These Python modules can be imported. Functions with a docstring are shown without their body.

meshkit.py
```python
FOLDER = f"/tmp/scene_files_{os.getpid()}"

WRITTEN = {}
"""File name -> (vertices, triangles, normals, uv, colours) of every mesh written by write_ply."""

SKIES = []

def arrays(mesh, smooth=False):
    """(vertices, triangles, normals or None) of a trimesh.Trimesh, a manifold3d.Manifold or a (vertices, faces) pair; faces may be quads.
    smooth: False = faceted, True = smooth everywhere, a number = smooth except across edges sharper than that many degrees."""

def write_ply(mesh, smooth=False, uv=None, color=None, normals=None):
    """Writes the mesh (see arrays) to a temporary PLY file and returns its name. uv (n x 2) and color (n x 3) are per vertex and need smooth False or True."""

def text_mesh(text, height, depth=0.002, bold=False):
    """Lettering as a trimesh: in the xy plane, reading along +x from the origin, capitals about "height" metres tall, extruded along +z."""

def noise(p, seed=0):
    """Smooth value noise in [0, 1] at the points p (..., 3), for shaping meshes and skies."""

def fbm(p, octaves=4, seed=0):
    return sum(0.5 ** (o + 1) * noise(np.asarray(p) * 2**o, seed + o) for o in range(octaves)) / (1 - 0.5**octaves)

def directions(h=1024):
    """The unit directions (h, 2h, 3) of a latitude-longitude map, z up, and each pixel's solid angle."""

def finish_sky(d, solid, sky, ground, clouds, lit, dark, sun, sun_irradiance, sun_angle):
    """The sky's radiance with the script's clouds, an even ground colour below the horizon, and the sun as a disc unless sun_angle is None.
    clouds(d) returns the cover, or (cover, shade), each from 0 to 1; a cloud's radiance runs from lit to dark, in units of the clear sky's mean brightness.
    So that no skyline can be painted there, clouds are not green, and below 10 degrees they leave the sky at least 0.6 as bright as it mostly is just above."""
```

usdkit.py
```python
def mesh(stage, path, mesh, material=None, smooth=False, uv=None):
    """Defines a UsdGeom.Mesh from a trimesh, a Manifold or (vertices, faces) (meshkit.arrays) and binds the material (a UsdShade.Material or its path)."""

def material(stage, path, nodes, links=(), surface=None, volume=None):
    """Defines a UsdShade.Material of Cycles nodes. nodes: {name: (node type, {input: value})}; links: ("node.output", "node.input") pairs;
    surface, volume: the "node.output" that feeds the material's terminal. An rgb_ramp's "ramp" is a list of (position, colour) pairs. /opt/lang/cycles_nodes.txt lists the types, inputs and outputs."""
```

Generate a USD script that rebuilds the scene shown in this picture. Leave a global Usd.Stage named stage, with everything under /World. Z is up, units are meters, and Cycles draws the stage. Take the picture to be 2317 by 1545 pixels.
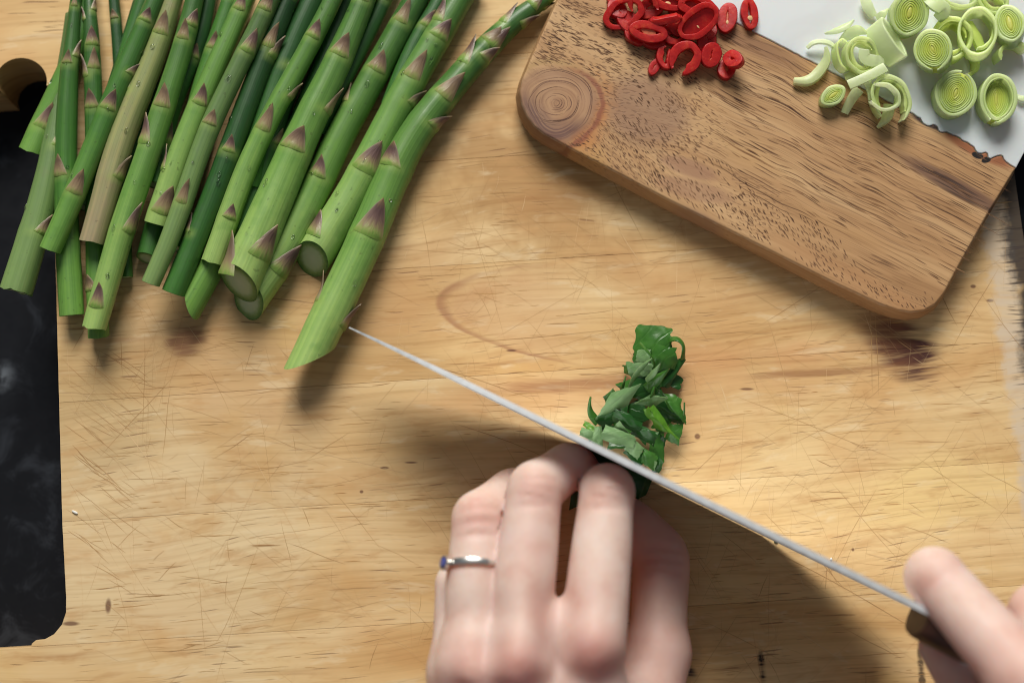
import math, random
import numpy as np
import trimesh, usdkit, meshkit
from scipy.spatial import Delaunay, cKDTree
from scipy.interpolate import CubicSpline
from shapely.geometry import Polygon, LineString, Point, box as sbox
from shapely import contains_xy
from pxr import Usd, UsdGeom, UsdLux, UsdShade, Gf, Sdf, Vt

RNG = np.random.default_rng(7)
random.seed(7)
stage = Usd.Stage.CreateInMemory()
UsdGeom.SetStageUpAxis(stage, UsdGeom.Tokens.z)
UsdGeom.SetStageMetersPerUnit(stage, 1.0)
UsdGeom.Xform.Define(stage, '/World')
UsdGeom.Scope.Define(stage, '/World/Looks')

# ------------------------------------------------------------------ camera
W0, H0, FPX, D, TILT = 2317.0, 1545.0, 3250.0, 0.5, math.radians(9.5)
CAM = np.array([0, -D * math.sin(TILT), D * math.cos(TILT)])
VIEW = np.array([0, math.sin(TILT), -math.cos(TILT)])
UP = np.array([0, math.cos(TILT), math.sin(TILT)])
cam = UsdGeom.Camera.Define(stage, '/World/camera')
cam.CreateFocalLengthAttr(50.0)
cam.CreateHorizontalApertureAttr(50.0 * W0 / FPX)
cam.CreateVerticalApertureAttr(50.0 * H0 / FPX)
cam.CreateFStopAttr(4.2)
cam.CreateFocusDistanceAttr(0.494)
cam.CreateClippingRangeAttr(Gf.Vec2f(0.02, 50.0))
M = Gf.Matrix4d(1)
for r, row in enumerate(((1, 0, 0), UP, -VIEW, CAM)):
    for c in range(3):
        M[r, c] = float(row[c])
cam.AddTransformOp().Set(M)
cam.CreateExposureAttr(0.0)


def P(px, py, h=0.0):
    """The point of the place at height h (metres) that the photograph shows at pixel (px, py)."""
    d = np.array([1.0, 0, 0]) * (px - W0 / 2) / FPX - UP * (py - H0 / 2) / FPX + VIEW
    return CAM + d * (h - CAM[2]) / d[2]


def proj(p):
    q = np.asarray(p) - CAM
    z = q @ VIEW
    return np.stack([W0 / 2 + FPX * q[..., 0] / z, H0 / 2 - FPX * (q @ UP) / z], -1)


# ------------------------------------------------------------------ light: a tall window beyond the top of the picture, dim room light
def look_matrix(pos, target):
    pos, z = np.array(pos, float), np.array(pos, float) - np.array(target, float)
    z /= np.linalg.norm(z)
    x = np.cross([0, 0, 1.0], z); x /= np.linalg.norm(x)
    y = np.cross(z, x)
    m = Gf.Matrix4d(1)
    for r, row in enumerate((x, y, z, pos)):
        for c in range(3):
            m[r, c] = float(row[c])
    return m


win = UsdLux.RectLight.Define(stage, '/World/window_light')
win.CreateWidthAttr(1.45); win.CreateHeightAttr(1.25)
win.CreateIntensityAttr(18.2); win.CreateColorAttr(Gf.Vec3f(1.0, 0.962, 0.895))
win.AddTransformOp().Set(look_matrix((-0.22, 2.13, 1.70), (0, 0, 0)))
dome = UsdLux.DomeLight.Define(stage, '/World/room_light')
dome.CreateIntensityAttr(1.0)

# ------------------------------------------------------------------ helpers: names, meshes, materials
USED = {}


def numbered(path):
    n = USED.get(path, 0)
    USED[path] = n + 1
    return path if n == 0 else f'{path}_{n:03d}'


def tag(prim, label=None, cat=None, group=None, kind=None):
    for k, v in (('label', label), ('category', cat), ('group', group), ('kind', kind)):
        if v:
            prim.SetCustomDataByKey(k, v)
    return prim


def thing(name, label, cat, group=None, loc=(0, 0, 0)):
    x = UsdGeom.Xform.Define(stage, numbered('/World/' + name))
    p = x.GetPrim()
    x.AddTranslateOp().Set(Gf.Vec3d(*map(float, loc)))
    p.SetCustomDataByKey('_', 0); p.ClearCustomDataByKey('_')
    ORIGIN[str(p.GetPath())] = np.array(loc, float)
    return tag(p, label, cat, group)


ORIGIN = {}


def origin_of(path):
    while path and path != '/World':
        if path in ORIGIN:
            return ORIGIN[path]
        path = path.rsplit('/', 1)[0]
    return np.zeros(3)


def obj(name, mesh, mat, parent=None, smooth=35, attrs=None, label=None, cat=None, group=None, kind=None):
    base = '/World' if parent is None else str(parent.GetPath())
    path = numbered(f'{base}/{name}')
    if hasattr(mesh, 'vertices'):
        v, f = np.array(mesh.vertices), np.array(mesh.faces)
    else:
        v, f = np.asarray(mesh[0], float), np.asarray(mesh[1], int)
    v = v - origin_of(base)
    m = usdkit.mesh(stage, path, (v, f), mat, smooth=True if attrs else smooth)
    for k, a in (attrs or {}).items():
        a = np.asarray(a, np.float32)
        t = Sdf.ValueTypeNames.FloatArray if a.ndim == 1 else Sdf.ValueTypeNames.Float3Array
        arr = Vt.FloatArray.FromNumpy(a) if a.ndim == 1 else Vt.Vec3fArray.FromNumpy(a)
        UsdGeom.PrimvarsAPI(m).CreatePrimvar(k, t, 'vertex').Set(arr)
    return tag(m.GetPrim(), label, cat, group, kind)


class G:
    """A small builder of node graphs."""
    def __init__(self):
        self.nodes, self.links, self.k = {}, [], 0

    def n(self, kind, out=None, **inp):
        self.k += 1
        name, plain = f'n{self.k}', {}
        for key, val in inp.items():
            if isinstance(val, str) and '.' in val:
                self.links.append((val, f'{name}.{key}'))
            else:
                plain[key] = val
        self.nodes[name] = (kind, plain)
        return f'{name}.{out}' if out else name

    def pos(self): return self.n('geometry', 'position')
    def attr(self, a, out='fac'): return self.n('attribute', out, attribute=a)
    def map(self, v, scale=(1, 1, 1), rot=(0, 0, 0), loc=(0, 0, 0)): return self.n('mapping', 'vector', vector=v, scale=scale, rotation=rot, location=loc)
    def noise(self, v, scale=1.0, detail=2.0, rough=0.5, dist=0.0, out='fac'): return self.n('noise_texture', out, vector=v, scale=scale, detail=detail, roughness=rough, distortion=dist)
    def ramp(self, f, stops, out='color'): return self.n('rgb_ramp', out, fac=f, ramp=stops)
    def step(self, f, a, b, lo=0.0, hi=1.0): return self.n('map_range', 'result', range_type='smoothstep', value=f, from_min=a, from_max=b, to_min=lo, to_max=hi, clamp=True)
    def mix(self, f, a, b, mode='mix'): return self.n('mix', 'color', mix_type=mode, fac=f, color1=a, color2=b)
    def math(self, op, a, b=0.5, c=0.0, clamp=False): return self.n('math', 'value', math_type=op, value1=a, value2=b, value3=c, use_clamp=clamp)
    def mul(self, a, b): return self.math('multiply', a, b)
    def add(self, a, b): return self.math('add', a, b)

    def blob(self, v, px, py, rx, ry, ang=0.0, h=0.0):
        """0..1 falloff inside an ellipse lying round the point of the surface that stands at pixel (px, py)."""
        c = P(px, py, h)
        m = self.n('mapping', 'vector', mapping_type='texture', vector=v, location=tuple(c), rotation=(0, 0, -math.radians(ang)), scale=(rx / 6500, ry / 6500, 0.05))
        return self.n('gradient_texture', 'fac', gradient_type='spherical', vector=m)

    def bump(self, h, strength=1.0, dist=0.0002): return self.n('bump', 'normal', height=h, strength=strength, distance=dist)

    def make(self, name, surface):
        return usdkit.material(stage, '/World/Looks/' + name, self.nodes, self.links, surface=surface)

    def principled(self, name, **k):
        return self.make(name, self.n('principled_bsdf', 'BSDF', **k))


g = G()
usdkit.material(stage, '/World/Looks/room', {'b': ('background_shader', {'color': (0.86, 0.93, 1.0), 'strength': 0.150})}, [], surface='b.background')
UsdShade.MaterialBindingAPI.Apply(dome.GetPrim()).Bind(UsdShade.Material.Get(stage, '/World/Looks/room'))


# ------------------------------------------------------------------ helpers: shapes
def resample(ring, step):
    ring = np.asarray(ring, float)
    if np.allclose(ring[0], ring[-1]):
        ring = ring[:-1]
    out = []
    for a, b in zip(ring, np.roll(ring, -1, 0)):
        k = max(1, int(round(np.linalg.norm(b - a) / step)))
        out += [a + (b - a) * i / k for i in range(k)]
    return np.array(out)


def ring_normals(r):
    t = np.roll(r, -1, 0) - np.roll(r, 1, 0)
    n = np.stack([t[:, 1], -t[:, 0]], 1)
    return n / np.maximum(np.linalg.norm(n, axis=1, keepdims=True), 1e-12)


def slab(poly, z_top, thick, profile, spacing=0.003, wall_z=None):
    """A plate with a softened rim. profile: (inset, drop) pairs from the top's rim outwards; the top is a fine sheet of triangles."""
    poly = poly if poly.exterior.is_ccw else Polygon(poly.exterior.coords[::-1], [i.coords[:] for i in poly.interiors])
    rings = [resample(poly.exterior.coords[:], spacing)] + [resample(i.coords[:] if not i.is_ccw else i.coords[::-1], spacing) for i in poly.interiors]
    V, F, tops, n0 = [], [], [], 0
    levels = list(profile) + [(0.0, thick)]
    for r in rings:
        n = ring_normals(r)  # points outwards of the material
        k = len(r)
        for ins, drop in levels:
            V.append(np.column_stack([r - n * ins, np.full(k, z_top - drop)]))
        for L in range(len(levels) - 1):
            a = n0 + L * k + np.arange(k); b = n0 + L * k + (np.arange(k) + 1) % k
            F.append(np.column_stack([a, a + k, b + k])); F.append(np.column_stack([a, b + k, b]))
        tops.append(np.arange(k) + n0)
        n0 += k * len(levels)
    V = np.vstack(V)
    idx = np.concatenate(tops)
    inner = Polygon(V[tops[0], :2], [V[t, :2] for t in tops[1:]])
    inner = inner if inner.is_valid else inner.buffer(0)
    x0, y0, x1, y1 = inner.bounds
    gx, gy = np.meshgrid(np.arange(x0, x1, spacing), np.arange(y0, y1, spacing * 0.87))
    gx[1::2] += spacing / 2
    core = inner.buffer(-spacing * 0.55)
    ok = contains_xy(core, gx.ravel(), gy.ravel())
    pts = np.column_stack([gx.ravel()[ok], gy.ravel()[ok]])
    allp = np.vstack([V[idx, :2], pts])
    tri = Delaunay(allp).simplices
    cen = allp[tri].mean(1)
    tri = tri[contains_xy(inner, cen[:, 0], cen[:, 1])]
    e1, e2 = allp[tri[:, 1]] - allp[tri[:, 0]], allp[tri[:, 2]] - allp[tri[:, 0]]
    area = e1[:, 0] * e2[:, 1] - e1[:, 1] * e2[:, 0]
    tri = np.where((area < 0)[:, None], tri[:, ::-1], tri)[np.abs(area) > 1e-14]
    remap = np.concatenate([idx, len(V) + np.arange(len(pts))])
    V = np.vstack([V, np.column_stack([pts, np.full(len(pts), z_top)])])
    F.append(remap[tri])
    return V, np.vstack(F)


def surface_nets(F, origin, h):
    """Mesh of the zero level of a sampled distance field (negative inside)."""
    ins = F < 0
    nx, ny, nz = [s - 1 for s in F.shape]
    corner = lambda i, j, k: (slice(i, i + nx), slice(j, j + ny), slice(k, k + nz))
    cnt = np.zeros((nx, ny, nz)); acc = np.zeros((nx, ny, nz, 3))
    for ax in range(3):
        o = [a for a in range(3) if a != ax]
        for i in (0, 1):
            for j in (0, 1):
                c0 = [0, 0, 0]; c0[o[0]] = i; c0[o[1]] = j
                c1 = list(c0); c1[ax] = 1
                f0, f1 = F[corner(*c0)], F[corner(*c1)]
                m = (f0 < 0) != (f1 < 0)
                t = np.where(m, f0 / np.where(m, f0 - f1, 1), 0)
                cnt += m
                for a in range(3):
                    acc[..., a] += m * (c0[a] if a != ax else t)
    act = cnt > 0
    idx = -np.ones((nx, ny, nz), int)
    idx[act] = np.arange(act.sum())
    cell = np.argwhere(act)
    V = origin + h * (cell + acc[act] / cnt[act][:, None])
    Q = []
    for ax in range(3):
        o = [(ax + 1) % 3, (ax + 2) % 3]
        sl0 = [slice(1, n) for n in (nx, ny, nz)]; sl0[ax] = slice(0, (nx, ny, nz)[ax])
        sl1 = list(sl0); sl1[ax] = slice(1, (nx, ny, nz)[ax] + 1)
        a, b = ins[tuple(sl0)], ins[tuple(sl1)]
        e = np.argwhere(a != b)
        base = e + np.array([0 if i == ax else 1 for i in range(3)])
        flip = a[tuple(e.T)]
        q = []
        for d0, d1 in ((0, 0), (-1, 0), (-1, -1), (0, -1)):
            c = base.copy(); c[:, o[0]] += d0; c[:, o[1]] += d1
            q.append(idx[tuple(c.T)])
        q = np.stack(q, 1)
        q[~flip] = q[~flip][:, ::-1]
        Q.append(q)
    Q = np.vstack(Q)
    return trimesh.Trimesh(V, np.vstack([Q[:, [0, 1, 2]], Q[:, [0, 2, 3]]]), process=False)


def capsule(p, a, b, ra, rb):
    ab = b - a
    t = np.clip(((p - a) @ ab) / (ab @ ab), 0, 1)
    return np.linalg.norm(p - a - t[..., None] * ab, axis=-1) - (ra + (rb - ra) * t)


def smin(a, b, k):
    hh = np.clip(0.5 + 0.5 * (b - a) / k, 0, 1)
    return b + (a - b) * hh - k * hh * (1 - hh)


def rot_axis(axis, ang):
    return trimesh.transformations.rotation_matrix(ang, axis)[:3, :3]


def spline(pts, n):
    pts = np.asarray(pts, float)
    d = np.r_[0, np.cumsum(np.linalg.norm(np.diff(pts, axis=0), axis=1))]
    return CubicSpline(d, pts, bc_type='natural')(np.linspace(0, d[-1], n))


# ------------------------------------------------------------------ the setting: dark worktop
Z_COUNTER, BOARD_T, SMALL_T = -0.024, 0.0238, 0.0108
g = G(); p = g.pos()
cl = g.noise(p, 14, 5, 0.6); fine = g.noise(p, 160, 3, 0.6); sm = g.noise(g.map(p, (1, 1, 1), (0, 0, 0.5)), 55, 4, 0.65, 0.6)
c = g.ramp(cl, [(0.3, (0.0045, 0.0050, 0.0070)), (0.55, (0.007, 0.008, 0.011)), (0.75, (0.013, 0.015, 0.019))])
c = g.mix(g.mul(g.step(sm, 0.50, 0.76), 0.42), c, (0.055, 0.062, 0.076))
c = g.mix(g.mul(g.blob(p, 8, 852, 34, 46, 0, Z_COUNTER), g.step(fine, 0.35, 0.65)), c, (0.13, 0.145, 0.165))
M_counter = g.principled('slate', base_color=c, roughness=g.step(fine, 0.3, 0.7, 0.6, 0.8), specular_ior_level=0.12, normal=g.bump(fine, 0.3, 0.0003))
sx, sy = 0.55, 0.5
gx, gy = np.meshgrid(np.linspace(-sx, sx, 23), np.linspace(-sy, sy, 21), indexing='ij')
cv = np.column_stack([gx.ravel(), gy.ravel(), np.full(gx.size, Z_COUNTER)])
ii = np.arange(22)[:, None] * 21 + np.arange(20)[None]
ii = ii.ravel()
obj('worktop', (cv, np.vstack([np.column_stack([ii, ii + 21, ii + 22]), np.column_stack([ii, ii + 22, ii + 1])])), M_counter, kind='structure')

# ------------------------------------------------------------------ big cutting board of glued planks
SEAM_SLOPE = -0.0645


def seam_y(y1550, x): return y1550 + SEAM_SLOPE * (x - 1550) * (1.05 - 0.1 * (y1550 / 1545))


SEAMS = [-420, -150, 97, 327, 566, 820, 1091, 1371, 1655, 1950]


def left_x(y): return 118 + (y - 235) * 0.0262


def right_x(y): return 2294 + (y - 430) * 0.143


g = G(); p = g.pos(); fl = g.attr('flow', 'vector'); rnd = g.n('object_info', 'random')
tone = g.noise(g.map(fl, (9, 46, 1)), 1, 3, 0.55, 0.3)
c = g.ramp(tone, [(0.25, (0.55, 0.325, 0.128)), (0.42, (0.665, 0.446, 0.205)), (0.58, (0.735, 0.528, 0.270)), (0.8, (0.80, 0.615, 0.352))])
warm = g.noise(g.map(p, (1, 1.5, 1)), 22, 3, 0.55)
c = g.mix(g.mul(g.step(warm, 0.46, 0.72), 0.55), c, (0.62, 0.345, 0.135))
c = g.mix(g.mul(g.step(g.noise(p, 30, 4, 0.6), 0.56, 0.75), 0.35), c, (0.66, 0.44, 0.14))
c = g.mix(0.5, c, g.ramp(rnd, [(0, (0.95, 0.90, 0.86)), (0.5, (1.03, 1.0, 0.97)), (1, (1.0, 0.93, 0.88))]), 'multiply')
# broad tone patches, then growth rings and fine fibres along the plank
for (bx, by, rx, ry, an, amt, col) in ((1180, 380, 640, 300, 20, 0.85, (0.44, 0.245, 0.092)), (1600, 640, 420, 130, 8, 0.45, (0.56, 0.32, 0.14)), (420, 1230, 620, 420, 0, 0.55, (0.76, 0.61, 0.38)), (1950, 1120, 520, 260, -5, 0.55, (0.77, 0.565, 0.29)), (900, 650, 330, 200, 0, 0.40, (0.50, 0.275, 0.12)), (560, 860, 420, 160, 10, 0.40, (0.55, 0.33, 0.165)), (1650, 850, 380, 110, -4, 0.45, (0.60, 0.33, 0.15)), (300, 700, 300, 160, 0, 0.4, (0.50, 0.30, 0.15)), (220, 900, 230, 240, 0, 0.6, (0.49, 0.345, 0.165)), (2120, 1110, 330, 120, -5, 0.7, (0.80, 0.585, 0.26)), (1180, 900, 420, 60, -4, 0.55, (0.64, 0.36, 0.16)), (1750, 800, 420, 40, -4, 0.5, (0.62, 0.33, 0.14))):  # first patch: brown wood, deepened to paint shade into the upper middle
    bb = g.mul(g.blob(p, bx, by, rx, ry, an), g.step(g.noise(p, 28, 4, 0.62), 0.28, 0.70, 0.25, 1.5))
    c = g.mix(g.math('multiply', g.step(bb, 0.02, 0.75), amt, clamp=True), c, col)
mot = g.noise(g.map(fl, (48, 170, 1)), 1, 4, 0.62, 0.4)
c = g.mix(g.mul(g.step(mot, 0.52, 0.70), 0.50), c, (0.54, 0.30, 0.12))
c = g.mix(g.mul(g.step(mot, 0.44, 0.30), 0.40), c, (0.79, 0.64, 0.41))
fib = g.noise(g.map(fl, (16, 620, 1)), 1, 4, 0.6)
c = g.mix(1.0, c, g.ramp(fib, [(0.25, (0.83, 0.78, 0.72)), (0.5, (1, 1, 1)), (0.8, (1.07, 1.07, 1.07))]), 'multiply')
streak = g.noise(g.map(fl, (9, 250, 1)), 1, 3, 0.6, 0.2)
smask = g.step(g.noise(p, 17, 2, 0.5), 0.42, 0.62)
st = g.mul(g.step(streak, 0.57, 0.72), smask)
c = g.mix(g.mul(st, 0.36), c, (0.33, 0.13, 0.04))
pore = g.noise(g.map(fl, (70, 1250, 1)), 1, 1, 0.5)
po = g.mul(g.step(pore, 0.66, 0.74), g.step(g.noise(p, 26, 2, 0.5), 0.38, 0.6))
c = g.mix(g.mul(po, 0.62), c, (0.17, 0.07, 0.03))
# the darker heart-wood tongue with its drawn outline
wob = g.noise(p, 55, 3, 0.5)
b0 = g.blob(p, 1440, 720, 470, 128, 5)
bb = g.mul(b0, g.add(1.0, g.mul(g.math('subtract', wob, 0.5), 2.2)))
apex = g.step(g.blob(p, 1060, 740, 330, 230), 0.0, 0.5)
c = g.mix(g.mul(g.step(bb, 0.04, 0.20, 0, 0.30), apex), c, (0.52, 0.26, 0.13))
c = g.mix(g.mul(g.mul(g.mul(g.math('subtract', g.step(bb, 0.02, 0.05), g.step(bb, 0.05, 0.12)), g.step(g.noise(p, 30, 3, 0.5), 0.34, 0.56)), apex), 0.62), c, (0.33, 0.14, 0.07))
# old stains: a burnt patch by the small board, mould and bare white wood along the right rim
sn = g.noise(g.map(fl, (22, 260, 1)), 1, 4, 0.65)
sn2 = g.noise(p, 130, 4, 0.65)
for (bx, by, rx, ry, an, amt, col) in ((2048, 790, 120, 84, -50, 1.0, (0.085, 0.03, 0.025)), (2000, 750, 120, 70, -50, 0.6, (0.24, 0.10, 0.045)), (2085, 1520, 11, 80, 2, 0.9, (0.08, 0.05, 0.03)), (1725, 1520, 12, 60, 4, 1.3, (0.06, 0.035, 0.02)), (1560, 1520, 30, 18, -40, 1.0, (0.07, 0.04, 0.03)),
        (1270, 450, 130, 70, 10, 0.45, (0.40, 0.20, 0.07)), (420, 770, 60, 50, 0, 0.8, (0.24, 0.10, 0.05)), (1630, 545, 190, 60, -20, 0.35, (0.40, 0.19, 0.07)), (1900, 838, 300, 16, 4, 0.6, (0.25, 0.10, 0.04)), (1300, 870, 300, 24, 4, 0.6, (0.30, 0.12, 0.05))):
    bb = g.mul(g.blob(p, bx, by, rx, ry, -an), g.step(sn, 0.30, 0.72, 0.25, 1.5))
    c = g.mix(g.math('multiply', g.step(bb, 0.03, 0.62), amt, clamp=True), c, col)
for (bx, by, rx, ry) in ((1578, 987, 9, 9), (818, 1112, 6, 5), (987, 1408, 8, 7), (1157, 793, 16, 4), (1930, 1243, 5, 5), (245, 1370, 9, 22), (870, 1058, 14, 4), (930, 1046, 20, 3), (1690, 880, 22, 4), (2202, 648, 9, 6), (2240, 680, 12, 5), (160, 1410, 26, 7)):
    c = g.mix(g.mul(g.step(g.blob(p, bx, by, rx, ry), 0.05, 0.6), 0.8), c, (0.13, 0.05, 0.03))
edge = g.attr('edge')
e1 = g.add(edge, g.mul(g.math('subtract', sn2, 0.5), 0.010))
e2 = g.add(edge, g.mul(g.math('subtract', g.noise(p, 70, 4, 0.65), 0.5), 0.013))
c = g.mix(g.mul(g.math('subtract', g.step(e1, 0.0140, 0.0105), g.step(e1, 0.004, 0.0015)), g.step(sn, 0.30, 0.62, 0.45, 0.85)), c, (0.63, 0.515, 0.385))
c = g.mix(g.mul(g.step(e2, 0.0074, 0.0025), 0.93), c, (0.028, 0.024, 0.024))
c = g.mix(g.mul(g.step(e1, 0.010, 0.004), g.mul(g.step(pore, 0.55, 0.65), 0.8)), c, (0.05, 0.035, 0.03))
c = g.mix(g.mul(g.attr('rim'), 0.45), c, (0.25, 0.13, 0.055))
hgt = g.add(g.mul(po, -0.5), g.mul(fib, 0.25))
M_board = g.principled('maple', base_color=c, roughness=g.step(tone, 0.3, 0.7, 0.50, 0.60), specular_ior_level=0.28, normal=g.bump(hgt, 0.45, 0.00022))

board = thing('cutting_board', 'large worn maple cutting board covered in knife marks, under everything else', 'cutting board')
lean_rng = np.random.default_rng(3)
for i in range(len(SEAMS) - 1):
    ya, yb = SEAMS[i], SEAMS[i + 1]
    long_left = ya < 90 or ya > 1300
    xl = (lambda y: -330.0) if long_left else left_x
    xs = np.linspace(0, 1, 14)
    top = [(xl(ya) + (right_x(ya) - xl(ya)) * t, 0) for t in xs]
    top = [(x, seam_y(ya, x)) for x, _ in top]
    bot = [(xl(yb) + (right_x(yb) - xl(yb)) * t, 0) for t in xs]
    bot = [(x, seam_y(yb, x)) for x, _ in bot]
    if ya == 1091:   # rounded inner corner of the hand hole, with a torn chip
        bot[0] = (150, seam_y(yb, 150))
        arc = [(left_x(1350) + 2, 1350), (left_x(1380) + 1, 1385), (140, 1412), (122, 1434), (100, 1446), (82, 1447), (72, 1455), (70, seam_y(yb, 70))]
        ring = top + bot[::-1] + arc[::-1]
        ring = top + bot[1:][::-1] + arc[::-1]
    else:
        ring = top + bot[::-1]
    poly = Polygon([P(x, y)[:2] for x, y in ring]).buffer(-0.00003, join_style=2)
    if ya == 97 and False: pass
    if ya == -150:
        hole = Polygon([P(48 + 58 * math.cos(a), 184 + 52 * math.sin(a))[:2] for a in np.linspace(0, 2 * math.pi, 40)[:-1]])
        poly = poly.difference(hole)
        poly = poly if poly.geom_type == 'Polygon' else max(poly.geoms, key=lambda q: q.area)
    v, f = slab(poly, 0.0, BOARD_T, [(0.00012, 0.0), (0.00004, 0.00004), (0.0, 0.00012)], 0.0035)
    px = proj(v)
    rotg = math.radians(3.75)
    u = v[:, 0] * math.cos(rotg) + v[:, 1] * math.sin(rotg)
    w = -v[:, 0] * math.sin(rotg) + v[:, 1] * math.cos(rotg)
    off = lean_rng.uniform(0, 9, 3)
    ph = lean_rng.uniform(0, 6.28)
    w2 = w + 0.0022 * np.sin(u * 24 + ph) + 0.0012 * np.sin(u * 61 + w * 40 + ph * 2) + 0.02 * lean_rng.uniform(-1, 1) * u
    for (kx, ky, amp, rx, ry) in ((420, 770, 0.004, 60, 40), (1250, 440, 0.005, 150, 60), (2120, 640, 0.006, 120, 60), (700, 1180, 0.004, 260, 60), (1900, 950, 0.003, 200, 50)):
        q = P(kx, ky)
        du, dw = (v[:, 0] - q[0]) / (rx / 6500), (v[:, 1] - q[1]) / (ry / 6500)
        w2 = w2 + amp * dw * np.exp(-du * du - dw * dw)
    flow = np.column_stack([u + off[0], w2 + off[1] + v[:, 2] * 0.8, np.full(len(v), off[2])])
    edge_d = (right_x(px[:, 1]) - px[:, 0]) / 6500.0
    rim = (v[:, 2] < -0.0015).astype(float)
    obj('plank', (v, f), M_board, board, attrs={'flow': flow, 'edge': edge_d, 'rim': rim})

# knife marks: hair-thin grooves, some dark with grime, some freshly pale
g = G(); p = g.pos()
M_mark_dark = g.principled('old_knife_mark', base_color=g.ramp(g.noise(p, 60, 3, 0.6), [(0.3, (0.32, 0.165, 0.066)), (0.5, (0.47, 0.275, 0.12)), (0.72, (0.57, 0.37, 0.17))]), roughness=0.7, specular_ior_level=0.1)
g = G(); p = g.pos()
M_mark_pale = g.principled('fresh_knife_mark', base_color=g.ramp(g.noise(p, 60, 3, 0.6), [(0.3, (0.61, 0.40, 0.19)), (0.6, (0.72, 0.52, 0.29))]), roughness=0.7, specular_ior_level=0.1)
mr = np.random.default_rng(17)


def knife_marks(items, z):
    V, F = [], []
    for x, y, ang, ln, wd, bend in items:
        n = max(5, int(ln / 40))
        t = np.linspace(-0.5, 0.5, n)
        a = math.radians(ang)
        w1, w2 = mr.uniform(0, 6.28, 2)
        off = bend * (t * t - 0.25) + 1.2 * np.sin(t * 7 + w1) * min(1, ln / 150)
        xs, ys = x + math.cos(a) * t * ln - math.sin(a) * off, y + math.sin(a) * t * ln + math.cos(a) * off
        w = wd * np.clip(1.08 - (2 * np.abs(t)) ** 2.5, 0.05, 1) * (0.75 + 0.5 * meshkit.noise(np.column_stack([t * 9 + w2, t * 0, t * 0 + w1])))
        if (xs < left_x(ys) + 4).any() or (xs > right_x(ys) - 6).any():
            continue
        L = np.array([P(xx - math.sin(a) * ww / 2, yy + math.cos(a) * ww / 2, z) for xx, yy, ww in zip(xs, ys, w)])
        R_ = np.array([P(xx + math.sin(a) * ww / 2, yy - math.cos(a) * ww / 2, z) for xx, yy, ww in zip(xs, ys, w)])
        z += 2e-8
        b = len(V) and sum(len(q) for q in V)
        V += [np.vstack([L, R_])]
        F += [np.column_stack([np.arange(n - 1) + b, np.arange(n - 1) + b + 1, np.arange(n - 1) + b + n + 1]), np.column_stack([np.arange(n - 1) + b, np.arange(n - 1) + b + n + 1, np.arange(n - 1) + b + n])]
    return np.vstack(V), np.vstack(F)


dark, pale = [], []
CENT = [(1750, 930, 420, 260), (1350, 760, 420, 230), (600, 1050, 380, 260), (1900, 1200, 350, 220), (300, 800, 200, 260), (1200, 520, 260, 140), (1700, 1400, 300, 160), (850, 1350, 420, 160), (2050, 650, 160, 260)]
for k in range(1450):
    cx, cy, rx, ry = CENT[mr.integers(len(CENT))]
    x, y = cx + mr.normal() * rx, cy + mr.normal() * ry
    fam = mr.choice([28, -38, 62, 88, -66, -10, 42, -4], p=[0.17, 0.13, 0.13, 0.17, 0.12, 0.1, 0.1, 0.08])
    ang = fam + mr.normal() * 9
    ln = min(420, 30 + mr.exponential(75))
    wd = mr.choice([0.35, 0.5, 0.8, 1.2], p=[0.45, 0.36, 0.15, 0.04])
    (pale if mr.random() < 0.30 else dark).append((x, y, ang, ln, wd * (1.25 if False else 1), mr.normal() * 5))
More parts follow.
